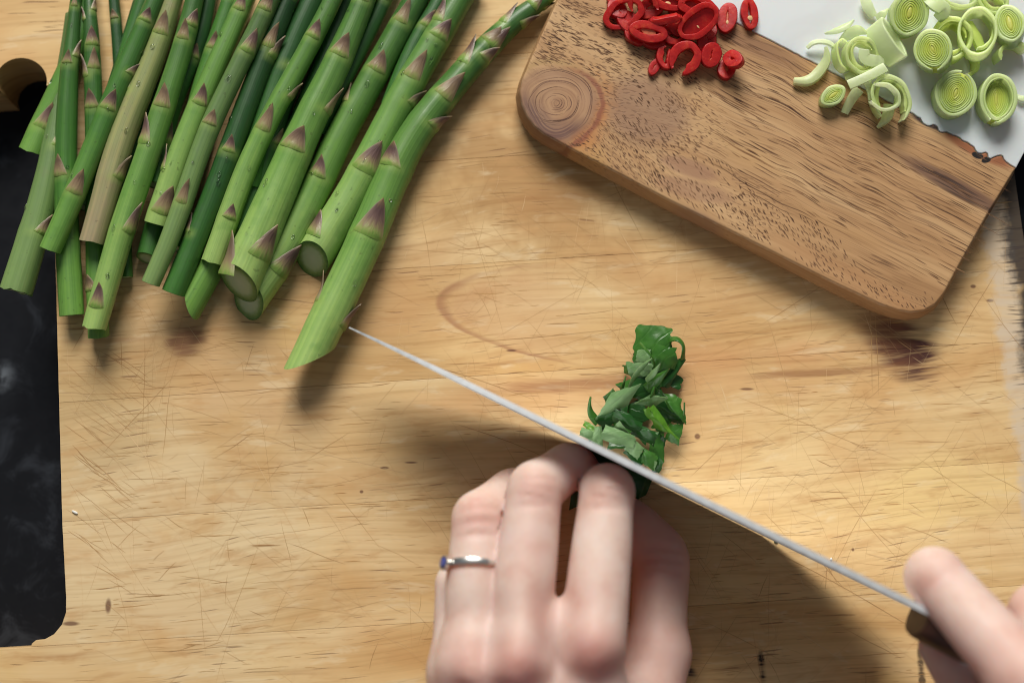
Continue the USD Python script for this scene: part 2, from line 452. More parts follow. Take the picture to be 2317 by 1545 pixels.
for k in range(180):      # broken dark fibres that lifted along the grain
    x, y = mr.uniform(150, 2260), mr.uniform(60, 1545)
    dark.append((x, y, -3.8 + mr.normal() * 2.2, 25 + mr.exponential(55), mr.choice([0.8, 1.3, 2.0], p=[0.5, 0.35, 0.15]), mr.normal() * 3))
for k in range(60):       # parallel slicing marks at the left rim and below the heap
    dark.append((170 + mr.uniform(0, 130), mr.uniform(820, 1350), 38 + mr.normal() * 5, mr.uniform(40, 150), mr.choice([0.7, 1.2]), 2))
dark += [(1065, 860, 17, 330, 1.3, 22), (1160, 1010, 22, 300, 1.2, 25), (1905, 1330, 29, 420, 1.2, 8), (1970, 760, 88, 260, 1.7, 2), (1984, 790, 88, 210, 1.4, 2), (325, 880, 91, 260, 1.2, 4), (1930, 1200, -61, 230, 1.1, 2), (2205, 700, -60, 220, 1.3, 3), (2130, 670, 62, 160, 1.4, 3), (1810, 680, -32, 230, 1.2, 4)]
pale += [(1640, 900, 72, 70, 2.6, 2), (1945, 1140, 90, 120, 1.5, 2), (1740, 1130, 86, 90, 1.6, 2), (2000, 1262, 14, 90, 2.4, 3), (310, 1010, 52, 330, 1.3, 4), (620, 1120, 62, 300, 1.2, 6)]
fib_, fib2_ = [], []
for k in range(2600):
    x, y = mr.uniform(150, 2270), mr.uniform(40, 1545)
    if meshkit.fbm(np.array([x / 170.0, y / 60.0, 0.3]), 3, 5) < mr.uniform(0.40, 0.66):
        continue
    (fib_ if mr.random() < 0.75 else fib2_).append((x, y, -3.75 + mr.normal() * 1.6, 14 + mr.exponential(26), mr.choice([0.7, 1.1, 1.7], p=[0.45, 0.4, 0.15]), mr.normal() * 2))
g = G(); p = g.pos()
M_fibre = g.principled('lifted_wood_fibre', base_color=g.ramp(g.noise(p, 70, 3, 0.6), [(0.3, (0.36, 0.18, 0.065)), (0.5, (0.48, 0.27, 0.105)), (0.72, (0.58, 0.36, 0.155))]), roughness=0.7, specular_ior_level=0.1)
obj('wood_fibre', knife_marks(fib_, 0.000020), M_fibre, board, kind='stuff', smooth=False, label='short brown fibres along the grain of the big board')
obj('wood_fibre', knife_marks(fib2_, 0.000024), M_mark_dark, board, kind='stuff', smooth=False, label='short dark fibres along the grain of the big board')
obj('knife_mark', knife_marks(dark, 0.000030), M_mark_dark, board, kind='stuff', smooth=False, label='dark hairline knife marks all over the board')
obj('knife_mark', knife_marks(pale, 0.000075), M_mark_pale, board, kind='stuff', smooth=False, label='pale fresh knife marks all over the board')

# ------------------------------------------------------------------ small wood and marble serving board
SH = SMALL_T + 0.0004
SEAM_A, SEAM_B = np.array([1565.0, 0.0]), np.array([2300.0, 379.0])
long_edge = [(1230, 303), (1300, 341), (1400, 393), (1500, 446), (1600, 496), (1700, 546), (1800, 596), (1900, 646), (1990, 688)]
corner_r = [(2030, 702), (2062, 707), (2092, 703), (2117, 689), (2137, 664)]
right_edge = [(2170, 602), (2235, 486), (2300, 379)]
corner_l = [(1262, -2), (1240, 45), (1216, 97), (1196, 142), (1181, 180), (1175, 208), (1180, 238), (1192, 264), (1208, 286)]
jag = []
jr = np.random.default_rng(5)
for t in np.linspace(0.0, 1, 150):
    q = SEAM_A + (SEAM_B - SEAM_A) * t
    a = 1.6 if q[0] < 2060 else 7.0
    nz = (meshkit.fbm(np.array([t * 38.0, 3.3, 0.5]), 4, 2) - 0.5) * 2 * a
    for cx, wd, dp in ((2098, 14, 9), (2132, 9, 7), (2218, 13, 10), (2262, 9, -8), (2243, 6, 8)):
        nz += -dp * max(0, 1 - ((q[0] - cx) / wd) ** 2)
    jag.append(q + np.array([0.45, -0.89]) * nz)
jag = [tuple(q) for q in jag]
up_l = (1262 + 0.43 * 160, -2 - 160 * 0.92)
seam_up = tuple(SEAM_A - (SEAM_B - SEAM_A) / np.linalg.norm(SEAM_B - SEAM_A) * 230)
wood_ring = [seam_up] + jag + right_edge[::-1][1:] + corner_r[::-1] + long_edge[::-1] + corner_l[::-1]
wood_ring = [(seam_up[0] - 40, seam_up[1] - 5)] + wood_ring[1:]
wood_poly = Polygon([P(x, y, SH)[:2] for x, y in wood_ring]).buffer(0)
jag_m = [(x + 0.3, y - 0.6) for x, y in jag]
marble_ring = [(seam_up[0] - 39, seam_up[1] - 7)] + jag_m + [(2345, 293), (2560, -130), (2590, -215), (2560, -260), (1480, -330), (1415, -300)]
marble_poly = Polygon([P(x, y, SH)[:2] for x, y in marble_ring]).buffer(0)

GU = P(1500, 446, SH) - P(1900, 646, SH); GU = -GU / np.linalg.norm(GU)
GV = np.array([-GU[1], GU[0], 0])
g = G(); p = g.pos(); fl = g.attr('flow', 'vector'); dash = g.attr('dash'); kn = g.attr('knot')
tone = g.noise(g.map(fl, (10, 75, 1)), 1, 3, 0.55, 0.3)
c = g.ramp(tone, [(0.25, (0.29, 0.150, 0.064)), (0.45, (0.455, 0.262, 0.122)), (0.6, (0.54, 0.338, 0.168)), (0.8, (0.60, 0.40, 0.212))])
fib = g.noise(g.map(fl, (25, 900, 1)), 1, 4, 0.6)
c = g.mix(1.0, c, g.ramp(fib, [(0.25, (0.78, 0.74, 0.70)), (0.5, (1, 1, 1)), (0.8, (1.1, 1.1, 1.1))]), 'multiply')
c = g.mix(g.mul(g.step(g.noise(g.map(fl, (8, 38, 1)), 1, 2, 0.5), 0.52, 0.72), 0.6), c, (0.50, 0.285, 0.11))
# reddish heart streaks near the marble and the dark lens
for (bx, by, rx, ry, an, amt, col) in ((2215, 335, 120, 30, -28, 0.9, (0.27, 0.085, 0.035)), (2160, 420, 190, 26, -30, 0.85, (0.15, 0.075, 0.05)), (2168, 428, 110, 17, -32, 0.0, (0.02, 0.015, 0.018)), (1460, 250, 130, 110, -20, 0.55, (0.22, 0.12, 0.09)), (1330, 345, 70, 40, -35, 0.6, (0.50, 0.28, 0.10)), (1560, 380, 90, 26, -20, 0.5, (0.25, 0.115, 0.085)), (1570, 430, 120, 30, -15, 0.45, (0.27, 0.13, 0.09)), (1945, 640, 300, 36, -27, 0.45, (0.42, 0.21, 0.09)), (1700, 100, 180, 30, -28, 0.5, (0.22, 0.105, 0.06)), (2100, 275, 55, 16, -28, 1.0, (0.05, 0.03, 0.028)), (2212, 352, 16, 9, -20, 2.0, (0.012, 0.010, 0.010)), (2232, 362, 14, 8, 20, 2.0, (0.012, 0.010, 0.010)), (1580, 500, 90, 26, -28, 0.5, (0.2, 0.11, 0.09))):
    bb = g.mul(g.blob(p, bx, by, rx, ry, -an, SH), g.step(tone, 0.2, 0.6, 0.6, 1.3))
    c = g.mix(g.math('multiply', g.step(bb, 0.02, 0.6), amt, clamp=True), c, col)
lens = g.mul(g.blob(p, 2168, 428, 135, 24, 32, SH), g.step(g.noise(g.map(fl, (26, 420, 1)), 1, 3, 0.6), 0.34, 0.60, 0.1, 1.6))
c = g.mix(g.math('multiply', g.step(lens, 0.06, 0.66), 0.92, clamp=True), c, (0.055, 0.032, 0.026))
# the knot
kr = g.add(kn, g.mul(g.math('subtract', g.noise(g.map(p, (1, 1, 1)), 75, 2, 0.5), 0.5), 0.20))
kx = g.n('combine_xyz', 'vector', x=g.mul(kr, 11.0), y=g.mul(g.noise(p, 40, 1, 0.5), 0.8), z=0.0)
rings = g.noise(kx, 1.0, 4, 0.62)
kc = g.ramp(rings, [(0.28, (0.17, 0.085, 0.052)), (0.44, (0.32, 0.175, 0.098)), (0.58, (0.42, 0.245, 0.132)), (0.75, (0.48, 0.29, 0.16))])
kq = g.attr('ke')
kw = g.add(kq, g.mul(g.math('subtract', g.noise(p, 130, 4, 0.6), 0.5), 0.30))
kc = g.mix(g.mul(g.step(g.noise(p, 110, 4, 0.6), 0.42, 0.62), 0.45), kc, (0.42, 0.25, 0.15))
low = g.step(g.n('separate_xyz', 'y', vector=g.attr('kpos', 'vector')), 0.002, -0.008)
kc = g.mix(g.mul(g.mul(low, g.step(kw, 0.25, 0.6)), g.step(g.noise(kx, 2.0, 3, 0.6), 0.36, 0.6, 0.35, 0.95)), kc, (0.105, 0.052, 0.055))
kc = g.mix(g.mul(g.step(kw, 0.72, 0.98), 0.65), kc, (0.20, 0.098, 0.075))
right = g.step(g.n('separate_xyz', 'x', vector=g.attr('kpos', 'vector')), -0.006, 0.006)
c = g.mix(g.mul(g.mul(g.step(kw, 1.65, 1.02), g.step(g.noise(p, 90, 3, 0.6), 0.30, 0.62)), g.mul(right, 0.9)), c, (0.47, 0.19, 0.06))
c = g.mix(g.mul(g.mul(g.step(kw, 1.20, 1.08), g.step(kw, 0.98, 1.04)), g.mul(right, 0.75)), c, (0.22, 0.06, 0.035))
c = g.mix(g.mul(g.mul(g.step(kw, 1.32, 1.2), g.step(kw, 1.05, 1.15)), g.math('subtract', 1.0, right)), c, (0.44, 0.27, 0.12))
c = g.mix(g.mul(g.step(kw, 1.15, 0.75), 0.9), c, kc)
# pores: long dark hairlines on the flat grain, short ticks where it dives
line = g.noise(g.map(fl, (30, 1650, 1)), 1, 1.5, 0.5, 0.0)
lm = g.step(g.noise(g.map(fl, (12, 60, 1)), 1, 2, 0.5), 0.30, 0.55)
lf = g.mul(g.mul(g.step(line, 0.545, 0.63), lm), g.math('subtract', 1.0, dash))
tick = g.noise(g.map(fl, (560, 1750, 1)), 1, 0.3, 0.5)
tick2 = g.noise(g.map(p, (1, 1, 1)), 45, 3, 0.5)
tf = g.mul(g.mul(g.step(tick, 0.57, 0.66), g.step(tick2, 0.34, 0.58)), g.step(dash, 0.1, 0.6))
pf = g.mul(g.math('maximum', lf, tf), g.step(kn, 0.12, 0.0))
c = g.mix(g.mul(pf, 0.40), c, (0.12, 0.06, 0.04))
rim = g.attr('rim')
c = g.mix(g.mul(g.math('subtract', g.step(rim, 0.0, 0.5), g.step(rim, 0.75, 1.0)), g.mul(g.step(g.noise(p, 300, 3, 0.6), 0.35, 0.6), 0.45)), c, (0.55, 0.42, 0.29))
c = g.mix(g.mul(g.step(rim, 0.8, 1.0), g.ramp(g.noise(g.map(fl, (20, 500, 1)), 1, 3, 0.6), [(0.3, (0.2, 0.2, 0.2)), (0.7, (0.6, 0.6, 0.6))])), c, (0.28, 0.135, 0.05))
M_acacia = g.principled('acacia', base_color=c, roughness=0.58, specular_ior_level=0.25, normal=g.bump(g.mul(pf, -1.0), 0.4, 0.0002))

g = G(); p = g.pos()
v1 = g.noise(p, 26, 5, 0.6, 1.2)
c = g.ramp(v1, [(0.35, (0.66, 0.67, 0.675)), (0.52, (0.70, 0.725, 0.735)), (0.8, (0.73, 0.75, 0.755))])
M_marble = g.principled('marble', base_color=c, roughness=0.42, specular_ior_level=0.35, subsurface_weight=0.15, subsurface_scale=0.003, normal=g.bump(g.noise(p, 500, 2, 0.5), 0.08, 0.0001))

small = thing('serving_board', 'small serving board half acacia wood and half white marble, lying on the big board', 'serving board')
v, f = slab(wood_poly, SH, SMALL_T, [(0.0008, 0.0), (0.0004, 0.00014), (0.00015, 0.0005), (0.0, 0.0013), (-0.0005, 0.003), (-0.0013, 0.0062), (-0.0012, 0.0085), (-0.0003, 0.0103)], 0.0016)
px = proj(np.column_stack([v[:, :2], np.full(len(v), SH)]))
q0 = P(1500, 446, SH)
u = (v - q0) @ GU; w = (v - q0) @ GV
K = P(1262, 236, SH)
ku, kw = (v - K) @ GU, (v - K) @ GV
ke = np.sqrt(((ku - 0.12 * kw) / 0.0156) ** 2 + (kw / 0.0128) ** 2) * (1 + 0.10 * np.sin(2.0 * np.arctan2(kw, ku) + 0.7) + 0.05 * np.sin(3 * np.arctan2(kw, ku) + 2))
ke2 = np.sqrt((ku / 0.024) ** 2 + (kw / 0.020) ** 2)
fw = w + 0.0007 * np.sin(u * 95 + w * 60) * np.clip((u + 0.01) / 0.03, 0, 1) * np.exp(-((u - 0.03) / 0.05) ** 2) + 0.00035 * np.sin(u * 210 + 2 + w * 90) + 0.0006 * np.sin(u * 42 + 1.0)
fw = fw + 0.012 * np.sign(kw) * np.exp(-ke2 ** 2 * 0.5) + 0.25 * np.clip(0.016 - w, 0, 1) * (u) * 4
fu = u
dashm = np.clip((0.0150 + 0.008 * np.sin(u * 38 + 0.6) - w) / 0.005, 0, 1) * np.clip((0.075 - u) / 0.02, 0.75, 1)
dashm = np.maximum(dashm, np.clip(1.25 - np.sqrt(((u + 0.010) / 0.022) ** 2 + ((w - 0.020) / 0.022) ** 2), 0, 1) * 1.6)
dashm = np.maximum(dashm, np.clip((-0.012 - u) / 0.008, 0, 1))
dashm = np.clip(dashm, 0, 1)
knot = np.clip(1 - ke, 0, 1)
wallmask = np.clip((SH - v[:, 2]) / 0.0013, 0, 1)
flow = np.column_stack([fu, fw + v[:, 2] * 0.9, np.zeros(len(v))])
kpos = np.column_stack([ku * 1.0, kw * 1.15 + 0.0, np.zeros(len(v))])
obj('wood_panel', (v, f), M_acacia, small, attrs={'flow': flow, 'dash': dashm, 'knot': knot, 'kpos': kpos, 'ke': ke, 'rim': wallmask})
obj('marble_panel', slab(marble_poly, SH + 0.0001, SMALL_T, [(0.0004, 0.0), (0.00014, 0.00012), (0.0, 0.0004)], 0.004), M_marble, small)

# open pores of the acacia: hairlines on the flat grain, ticks where the grain dives
wood_px = Polygon(wood_ring).buffer(0).buffer(-9)
pr = np.random.default_rng(31)
EX, EY = 0.8926, 0.4509


def pore_strips(items, z):
    V, F, b = [], [], 0
    for q, wd in items:
        q = np.asarray(q, float); n = len(q)
        t = np.gradient(q, axis=0); t /= np.linalg.norm(t, axis=1, keepdims=True)
        w = wd * np.clip(1.05 - np.abs(np.linspace(-1, 1, n)) ** 2.2, 0.08, 1)[:, None] / 2
        nn = np.stack([-t[:, 1], t[:, 0]], 1)
        V.append(np.array([P(*c_, z) for c_ in np.vstack([q + nn * w, q - nn * w])]))
        i = np.arange(n - 1) + b
        F += [np.column_stack([i, i + n, i + n + 1]), np.column_stack([i, i + n + 1, i + 1])]
        b += 2 * n; z += 3e-9
    return np.vstack(V), np.vstack(F)


ticks, lines, rusty = [], [], []
for k in range(26000):
    x, y = pr.uniform(1180, 2310), pr.uniform(-5, 720)
    U, Wd = (x - 1500) * EX + (y - 446) * EY, (x - 1500) * EY + (446 - y) * EX
    kd = math.hypot((x - 1262) / 112, (y - 236) / 94)
    if kd < 1.0 or Wd < 4 or not wood_px.contains(Point(x, y)):
        continue
    cl_ = meshkit.fbm(np.array([U / 75.0, Wd / 26.0, 0.7]), 3, 9)
    band = Wd < 92 + 26 * math.sin(U / 130 + 0.5) + 20 * math.sin(U / 47)
    swirl = math.hypot((x - 1465) / 150, (y - 255) / 140)
    topl = x < 1470 and y < 215
    if band or swirl < 1 or topl:
        if cl_ < pr.uniform(0.30, 0.66):
            continue
        a = math.radians(26.8 + (28 if band and U > -150 else (24 if swirl < 1 and not topl else -3)) * min(1, (1.15 - swirl) * 2 if (swirl < 1 and not band) else 1) + pr.normal() * 7)
        ln, wd = (pr.uniform(6, 16), pr.uniform(1.2, 2.8)) if not topl or swirl < 0.7 else (pr.uniform(9, 24), pr.uniform(1.4, 2.8))
        if pr.random() < 0.5:
            ticks.append(([(x - math.cos(a) * ln / 2, y - math.sin(a) * ln / 2), (x, y), (x + math.cos(a) * ln / 2, y + math.sin(a) * ln / 2)], wd))
    else:
        if pr.random() > 0.105 or cl_ < pr.uniform(0.34, 0.64):
            continue
        ln = 22 + pr.exponential(34)
        ss_ = np.linspace(-ln / 2, ln / 2, max(5, int(ln / 7)))
        kk = np.clip((U + 60) / 160, 0, 1) * np.clip((720 - U) / 350, 0.25, 1)
        off = lambda u_: kk * (2.8 * np.sin(u_ / 37 + Wd / 45) + 1.4 * np.sin(u_ / 17 + Wd / 23 + 1)) + 0.03 * (u_ - U)
        o = off(U + ss_) - off(U)
        pts_ = np.column_stack([x + EX * ss_ + EY * o * -1, y + EY * ss_ + EX * o])
        (lines if pr.random() < 0.50 else rusty).append((pts_, pr.uniform(0.8, 2.3)))
krings, rad_ = [], 9.0
while rad_ < 92:
    for _ in range(2):
        a0_, da = pr.uniform(0, 6.28), pr.uniform(1.2, 3.6)
        aa = np.linspace(a0_, a0_ + da, 22)
        wv = 1 + 0.035 * np.sin(2 * aa + rad_ * 0.05) + 0.02 * np.sin(5 * aa + rad_ * 0.21)
        pts_ = np.column_stack([1258 + rad_ * 1.08 * wv * np.cos(aa) - 2, 233 + rad_ * 0.86 * wv * np.sin(aa) * (1.06 if rad_ > 40 else 1)])
        ok = np.array([wood_px.contains(Point(q)) for q in pts_])
        if ok.all():
            krings.append((pts_, pr.uniform(0.7, 1.9)))
    rad_ += pr.uniform(2.2, 8.5)
g = G(); p = g.pos()
M_pore = g.principled('acacia_pore', base_color=g.ramp(g.noise(p, 130, 2, 0.6), [(0.35, (0.075, 0.040, 0.028)), (0.65, (0.22, 0.120, 0.068))]), roughness=0.8, specular_ior_level=0.05)
g = G(); p = g.pos()
M_rust = g.principled('acacia_rust_line', base_color=g.ramp(g.noise(p, 130, 2, 0.6), [(0.35, (0.20, 0.10, 0.05)), (0.65, (0.34, 0.19, 0.095))]), roughness=0.8, specular_ior_level=0.05)
g = G(); p = g.pos()
M_kring = g.principled('knot_ring_line', base_color=g.ramp(g.noise(p, 60, 3, 0.6), [(0.35, (0.10, 0.055, 0.05)), (0.65, (0.25, 0.14, 0.095))]), roughness=0.8, specular_ior_level=0.05)
obj('wood_pore', pore_strips(ticks + lines, SH + 0.00003), M_pore, small, kind='stuff', smooth=False, label='dark open pores in the acacia')
obj('wood_pore', pore_strips(rusty, SH + 0.000022), M_rust, small, kind='stuff', smooth=False, label='rust brown grain lines in the acacia')
obj('growth_ring', pore_strips(krings, SH + 0.00002), M_kring, small, kind='stuff', smooth=False, label='thin growth rings of the knot')
print('pores', len(ticks), len(lines), len(rusty))

# ------------------------------------------------------------------ asparagus
def stalk_material(name, cols, seed):
    g = G(); fl = g.attr('sp', 'vector'); p = g.pos()
    t = g.attr('along')
    n1 = g.noise(g.map(fl, (60, 2.2, 1), (0, 0, 0), (seed, seed, seed)), 1, 3, 0.55)
    n2 = g.noise(p, 230, 3, 0.6)
    c = g.ramp(g.add(t, g.mul(g.math('subtract', n2, 0.5), 0.25)), [(0.0, cols[0]), (0.35, cols[1]), (0.95, cols[2])])
    c = g.mix(1.0, c, g.ramp(n1, [(0.25, (0.88, 0.90, 0.86)), (0.5, (1, 1, 1)), (0.78, (1.10, 1.08, 1.06))]), 'multiply')
    c = g.mix(1.0, c, g.ramp(g.noise(g.map(fl, (26, 0.9, 1)), 1, 2, 0.5), [(0.3, (0.82, 0.86, 0.80)), (0.5, (1, 1, 1)), (0.72, (1.16, 1.10, 1.05))]), 'multiply')
    c = g.mix(g.mul(g.step(g.noise(p, 90, 3, 0.55), 0.58, 0.72), 0.35), c, cols[3])
    spot = g.step(g.noise(p, 620, 1, 0.5), 0.70, 0.76)
    c = g.mix(g.mul(spot, 0.35), c, (0.05, 0.06, 0.02))
    c = g.mix(g.mul(g.attr('node'), 0.75), c, (0.30, 0.42, 0.10))
    r = g.step(n2, 0.3, 0.7, 0.36, 0.52)
    return g.principled(name, base_color=c, roughness=r, specular_ior_level=0.42, coat_weight=0.16, coat_roughness=0.16, subsurface_weight=0.10, subsurface_scale=0.002, subsurface_radius=(0.6, 1.0, 0.3), normal=g.bump(g.add(n1, g.mul(n2, 0.4)), 0.25, 0.0005))


STALK = {
    'green': stalk_material('asparagus_skin_green', [(0.150, 0.315, 0.058), (0.062, 0.185, 0.030), (0.022, 0.084, 0.016), (0.040, 0.135, 0.023)], 1.0),
    'pale': stalk_material('asparagus_skin_pale', [(0.315, 0.475, 0.135), (0.145, 0.300, 0.060), (0.036, 0.115, 0.022), (0.095, 0.240, 0.042)], 2.0),
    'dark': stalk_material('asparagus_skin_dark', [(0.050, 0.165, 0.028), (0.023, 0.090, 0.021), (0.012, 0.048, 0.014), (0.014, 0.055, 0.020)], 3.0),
    'khaki': stalk_material('asparagus_skin_khaki', [(0.35, 0.285, 0.165), (0.28, 0.31, 0.12), (0.115, 0.19, 0.045), (0.31, 0.235, 0.155)], 4.0),
    'grey': stalk_material('asparagus_skin_sage', [(0.195, 0.305, 0.100), (0.135, 0.230, 0.072), (0.048, 0.105, 0.028), (0.18, 0.20, 0.09)], 5.0),
}
g = G(); p = g.pos(); rad = g.attr('rad')
c = g.ramp(g.add(rad, g.mul(g.math('subtract', g.noise(p, 700, 3, 0.6), 0.5), 0.22)), [(0.0, (0.60, 0.64, 0.42)), (0.55, (0.50, 0.58, 0.32)), (0.80, (0.20, 0.32, 0.08)), (0.97, (0.06, 0.17, 0.025))])
M_cut = g.principled('asparagus_cut_flesh', base_color=c, roughness=0.42, subsurface_weight=0.15, subsurface_scale=0.002, normal=g.bump(g.noise(p, 1500, 2, 0.6), 0.5, 0.0004))
g = G(); p = g.pos(); bv = g.attr('bv'); n = g.noise(g.map(g.attr('bl', 'vector'), (9, 2.5, 1)), 1, 3, 0.6)
f = g.add(g.add(bv, g.mul(g.math('subtract', g.attr('tint'), 0.5), 0.14)), g.mul(g.math('subtract', n, 0.5), 0.42))
c = g.ramp(f, [(0.0, (0.17, 0.29, 0.055)), (0.12, (0.26, 0.31, 0.09)), (0.26, (0.25, 0.195, 0.10)), (0.46, (0.155, 0.092, 0.078)), (0.72, (0.105, 0.060, 0.056)), (0.88, (0.19, 0.125, 0.07)), (1.0, (0.30, 0.21, 0.10))])
ct = g.ramp(f, [(0.0, (0.18, 0.28, 0.055)), (0.12, (0.26, 0.29, 0.09)), (0.28, (0.27, 0.205, 0.105)), (0.5, (0.215, 0.145, 0.085)), (0.75, (0.15, 0.098, 0.064)), (1.0, (0.26, 0.18, 0.09))])
c = g.mix(g.step(g.attr('tint'), 0.35, 0.75), c, ct)
c = g.mix(g.mul(g.attr('be'), 0.5), c, (0.40, 0.37, 0.25))
M_bract = g.principled('asparagus_scale_leaf', base_color=c, roughness=0.36, specular_ior_level=0.45, normal=g.bump(n, 0.5, 0.0006))
g = G()
M_water = g.principled('water', base_color=(1, 1, 1), roughness=0.02, ior=1.33, transmission_weight=1.0)

SP = []   # finished spears, for water drops


def spear(label, mat, path, cut=(0, 0), bracts=(), dense=None, drops=0, group=None, ragged=0.0):
    """path: (x, y, width in photo pixels, height of the axis in mm) from the cut end upwards; cut: (slant in degrees, direction of the slant round the axis)."""
    path = np.asarray(path, float)
    pts = np.array([P(x, y, h / 1000) for x, y, w, h in path])
    dist = np.linalg.norm(pts - CAM, axis=1)
    rad = path[:, 2] / 2 * dist / FPX
    n = max(24, int(np.linalg.norm(np.diff(pts, axis=0), axis=1).sum() / 0.0028))
    d = np.r_[0, np.cumsum(np.linalg.norm(np.diff(pts, axis=0), axis=1))]
    L = d[-1]
    if len(pts) > 2:
        cs, rs = CubicSpline(d, pts, bc_type='natural'), None
        C = cs(np.linspace(0, L, n)); T = cs(np.linspace(0, L, n), 1)
    else:
        C = pts[0] + (pts[1] - pts[0]) * np.linspace(0, 1, n)[:, None]; T = np.repeat((pts[1] - pts[0])[None], n, 0)
    from scipy.ndimage import gaussian_filter1d
    C = gaussian_filter1d(C, 5, axis=0, mode='nearest') if n > 30 else C
    C[0], T = pts[0], np.gradient(C, axis=0)
    C[:4] = C[4] + (C[0] - C[4]) * np.linspace(1, 0, 5)[:4, None]; T = np.gradient(C, axis=0)
    R = gaussian_filter1d(np.interp(np.linspace(0, L, n), d, rad), 4, mode='nearest')
    T /= np.linalg.norm(T, axis=1, keepdims=True)
    S = np.cross(T, [0, 0, 1.0]); S /= np.linalg.norm(S, axis=1, keepdims=True)   # to the right of the spear seen from above
    N = np.cross(S, T)
    t = np.linspace(0, L, n)
    pix = proj(C)
    B = []
    for bx, by, ph in bracts:
        B.append((t[np.argmin((pix[:, 0] - bx) ** 2 + (pix[:, 1] - by) ** 2)], math.radians(ph), None))
    if dense:
        a, b_, step = dense
        k, q = 0, a * L
        while q < b_ * L:
            B.append((q, k * 2.399 + 0.4, 1.15)); q += step * (1 - 0.45 * (q / L - a) / max(b_ - a, 1e-6)); k += 1
    K = 28
    th = np.linspace(0, 2 * math.pi, K, endpoint=False)
    node = np.zeros((n, K)); bump = np.zeros(n)
    for tb, ph, _ in B:
        near = np.clip((np.cos(th - ph) - 0.15) / 0.5, 0, 1)[None]
        node = np.maximum(node, np.exp(-((t - tb + 0.0004) / 0.0008) ** 2)[:, None] * 0.75 * near)
        bump += 0.028 * np.exp(-((t - tb) / 0.0032) ** 2)
    bump = np.minimum(bump, 0.05)
    seed = RNG.uniform(0, 50)
    dirs = np.cos(th)[None, :, None] * N[:, None] + np.sin(th)[None, :, None] * S[:, None]
    Rr = R[:, None] * (1 + bump[:, None]) * (1 + 0.035 * (meshkit.fbm(np.stack([np.repeat(t[:, None] * 55, K, 1), np.cos(th)[None] + 0 * t[:, None] + seed, np.sin(th)[None] + 0 * t[:, None]], -1), 3) - 0.5) * 2
                                           + 0.012 * np.cos(th * 5 + seed)[None])
    V = C[:, None] + dirs * Rr[..., None]
    slant, sdir = math.tan(math.radians(cut[0])), math.radians(cut[1])
    shift = -np.cos(th - sdir) * slant * R[0] + ragged * R[0] * 0.9 * (meshkit.fbm(np.column_stack([np.cos(th) * 1.6 + seed, np.sin(th) * 1.6, th * 0]), 3) - 0.5)
    lim = max(np.abs(shift).max(), 1e-6) * 2.2 + 0.0004
    fade = np.clip(1 - t / lim, 0, 1)
    V = V + T[:, None] * (shift[None, :] * fade[:, None])[..., None]
    along = np.repeat(np.clip(t / 0.135, 0, 1)[:, None], K, 1)
    sp_ = np.stack([th[None] / 6.28 + 0 * t[:, None], np.repeat(t[:, None] * 8, K, 1), 0 * along + seed], -1)
    sp_[..., 0] = np.abs(sp_[..., 0] - 0.5)
    i = np.arange(n - 1)[:, None] * K; j = np.arange(K)[None]; j2 = (j + 1) % K
    F = np.vstack([np.stack([i + j, i + j2, i + K + j2], -1).reshape(-1, 3), np.stack([i + j, i + K + j2, i + K + j], -1).reshape(-1, 3)])
    Vf = V.reshape(-1, 3)
    nv = len(Vf)
    Vf = np.vstack([Vf, C[-1] + T[-1] * R[-1] * 0.8])
    F = np.vstack([F, [[(n - 1) * K + k, (n - 1) * K + (k + 1) % K, nv] for k in range(K)]])
    th_ = thing('asparagus_spear', label, 'asparagus', group, C[0])
    obj('stalk', (Vf, F[:, ::-1] if False else F), STALK[mat], th_, attrs={'sp': np.vstack([sp_.reshape(-1, 3), [0.2, L * 8, seed]]), 'along': np.r_[along.ravel(), 1.0], 'node': np.r_[node.ravel(), 0]})
    # cut face: rings towards the middle, a little hollow
    base = V[0]
    cen = base.mean(0)
    rr = [1.0, 0.93, 0.75, 0.5, 0.25]
    fv = np.vstack([cen + (base - cen) * q + T[0] * (0.0000 if q == 1 else (-0.00012 if q == 0.93 else 0.0001 * (1 - q))) for q in rr] + [cen[None] + T[0] * 0.00015])
    ff = []
    for a in range(len(rr) - 1):
        for k in range(K):
            k2 = (k + 1) % K
            ff += [[a * K + k, (a + 1) * K + k2, a * K + k2], [a * K + k, (a + 1) * K + k, (a + 1) * K + k2]]
    m = (len(rr) - 1) * K
    ff += [[m + k, len(fv) - 1, m + (k + 1) % K] for k in range(K)]
    obj('cut_end', (fv, np.array(ff)), M_cut, th_, attrs={'rad': np.r_[np.repeat(rr, K), 0.0]})
    # scale leaves
    for tb, ph, small_ in B:
        nu, nv_ = 11, 12
        r0 = np.interp(tb, t, R)
        ln = (small_ or RNG.uniform(0.95, 1.75)) * 1.0 * (r0 * 1.15 + 0.0015) * (1.35 if small_ else 1.0)
        half = math.radians(RNG.uniform(36, 60)) * (1.05 if small_ else 1)
        lean = RNG.uniform(-0.25, 0.25)
        vv = np.linspace(-0.04, 1, nv_); uu = np.linspace(-1, 1, nu)
        pts_, a_bv, a_bl, a_be = [], [], [], []
        tint = RNG.uniform(0, 1); lf = RNG.uniform(0.1, 0.55)
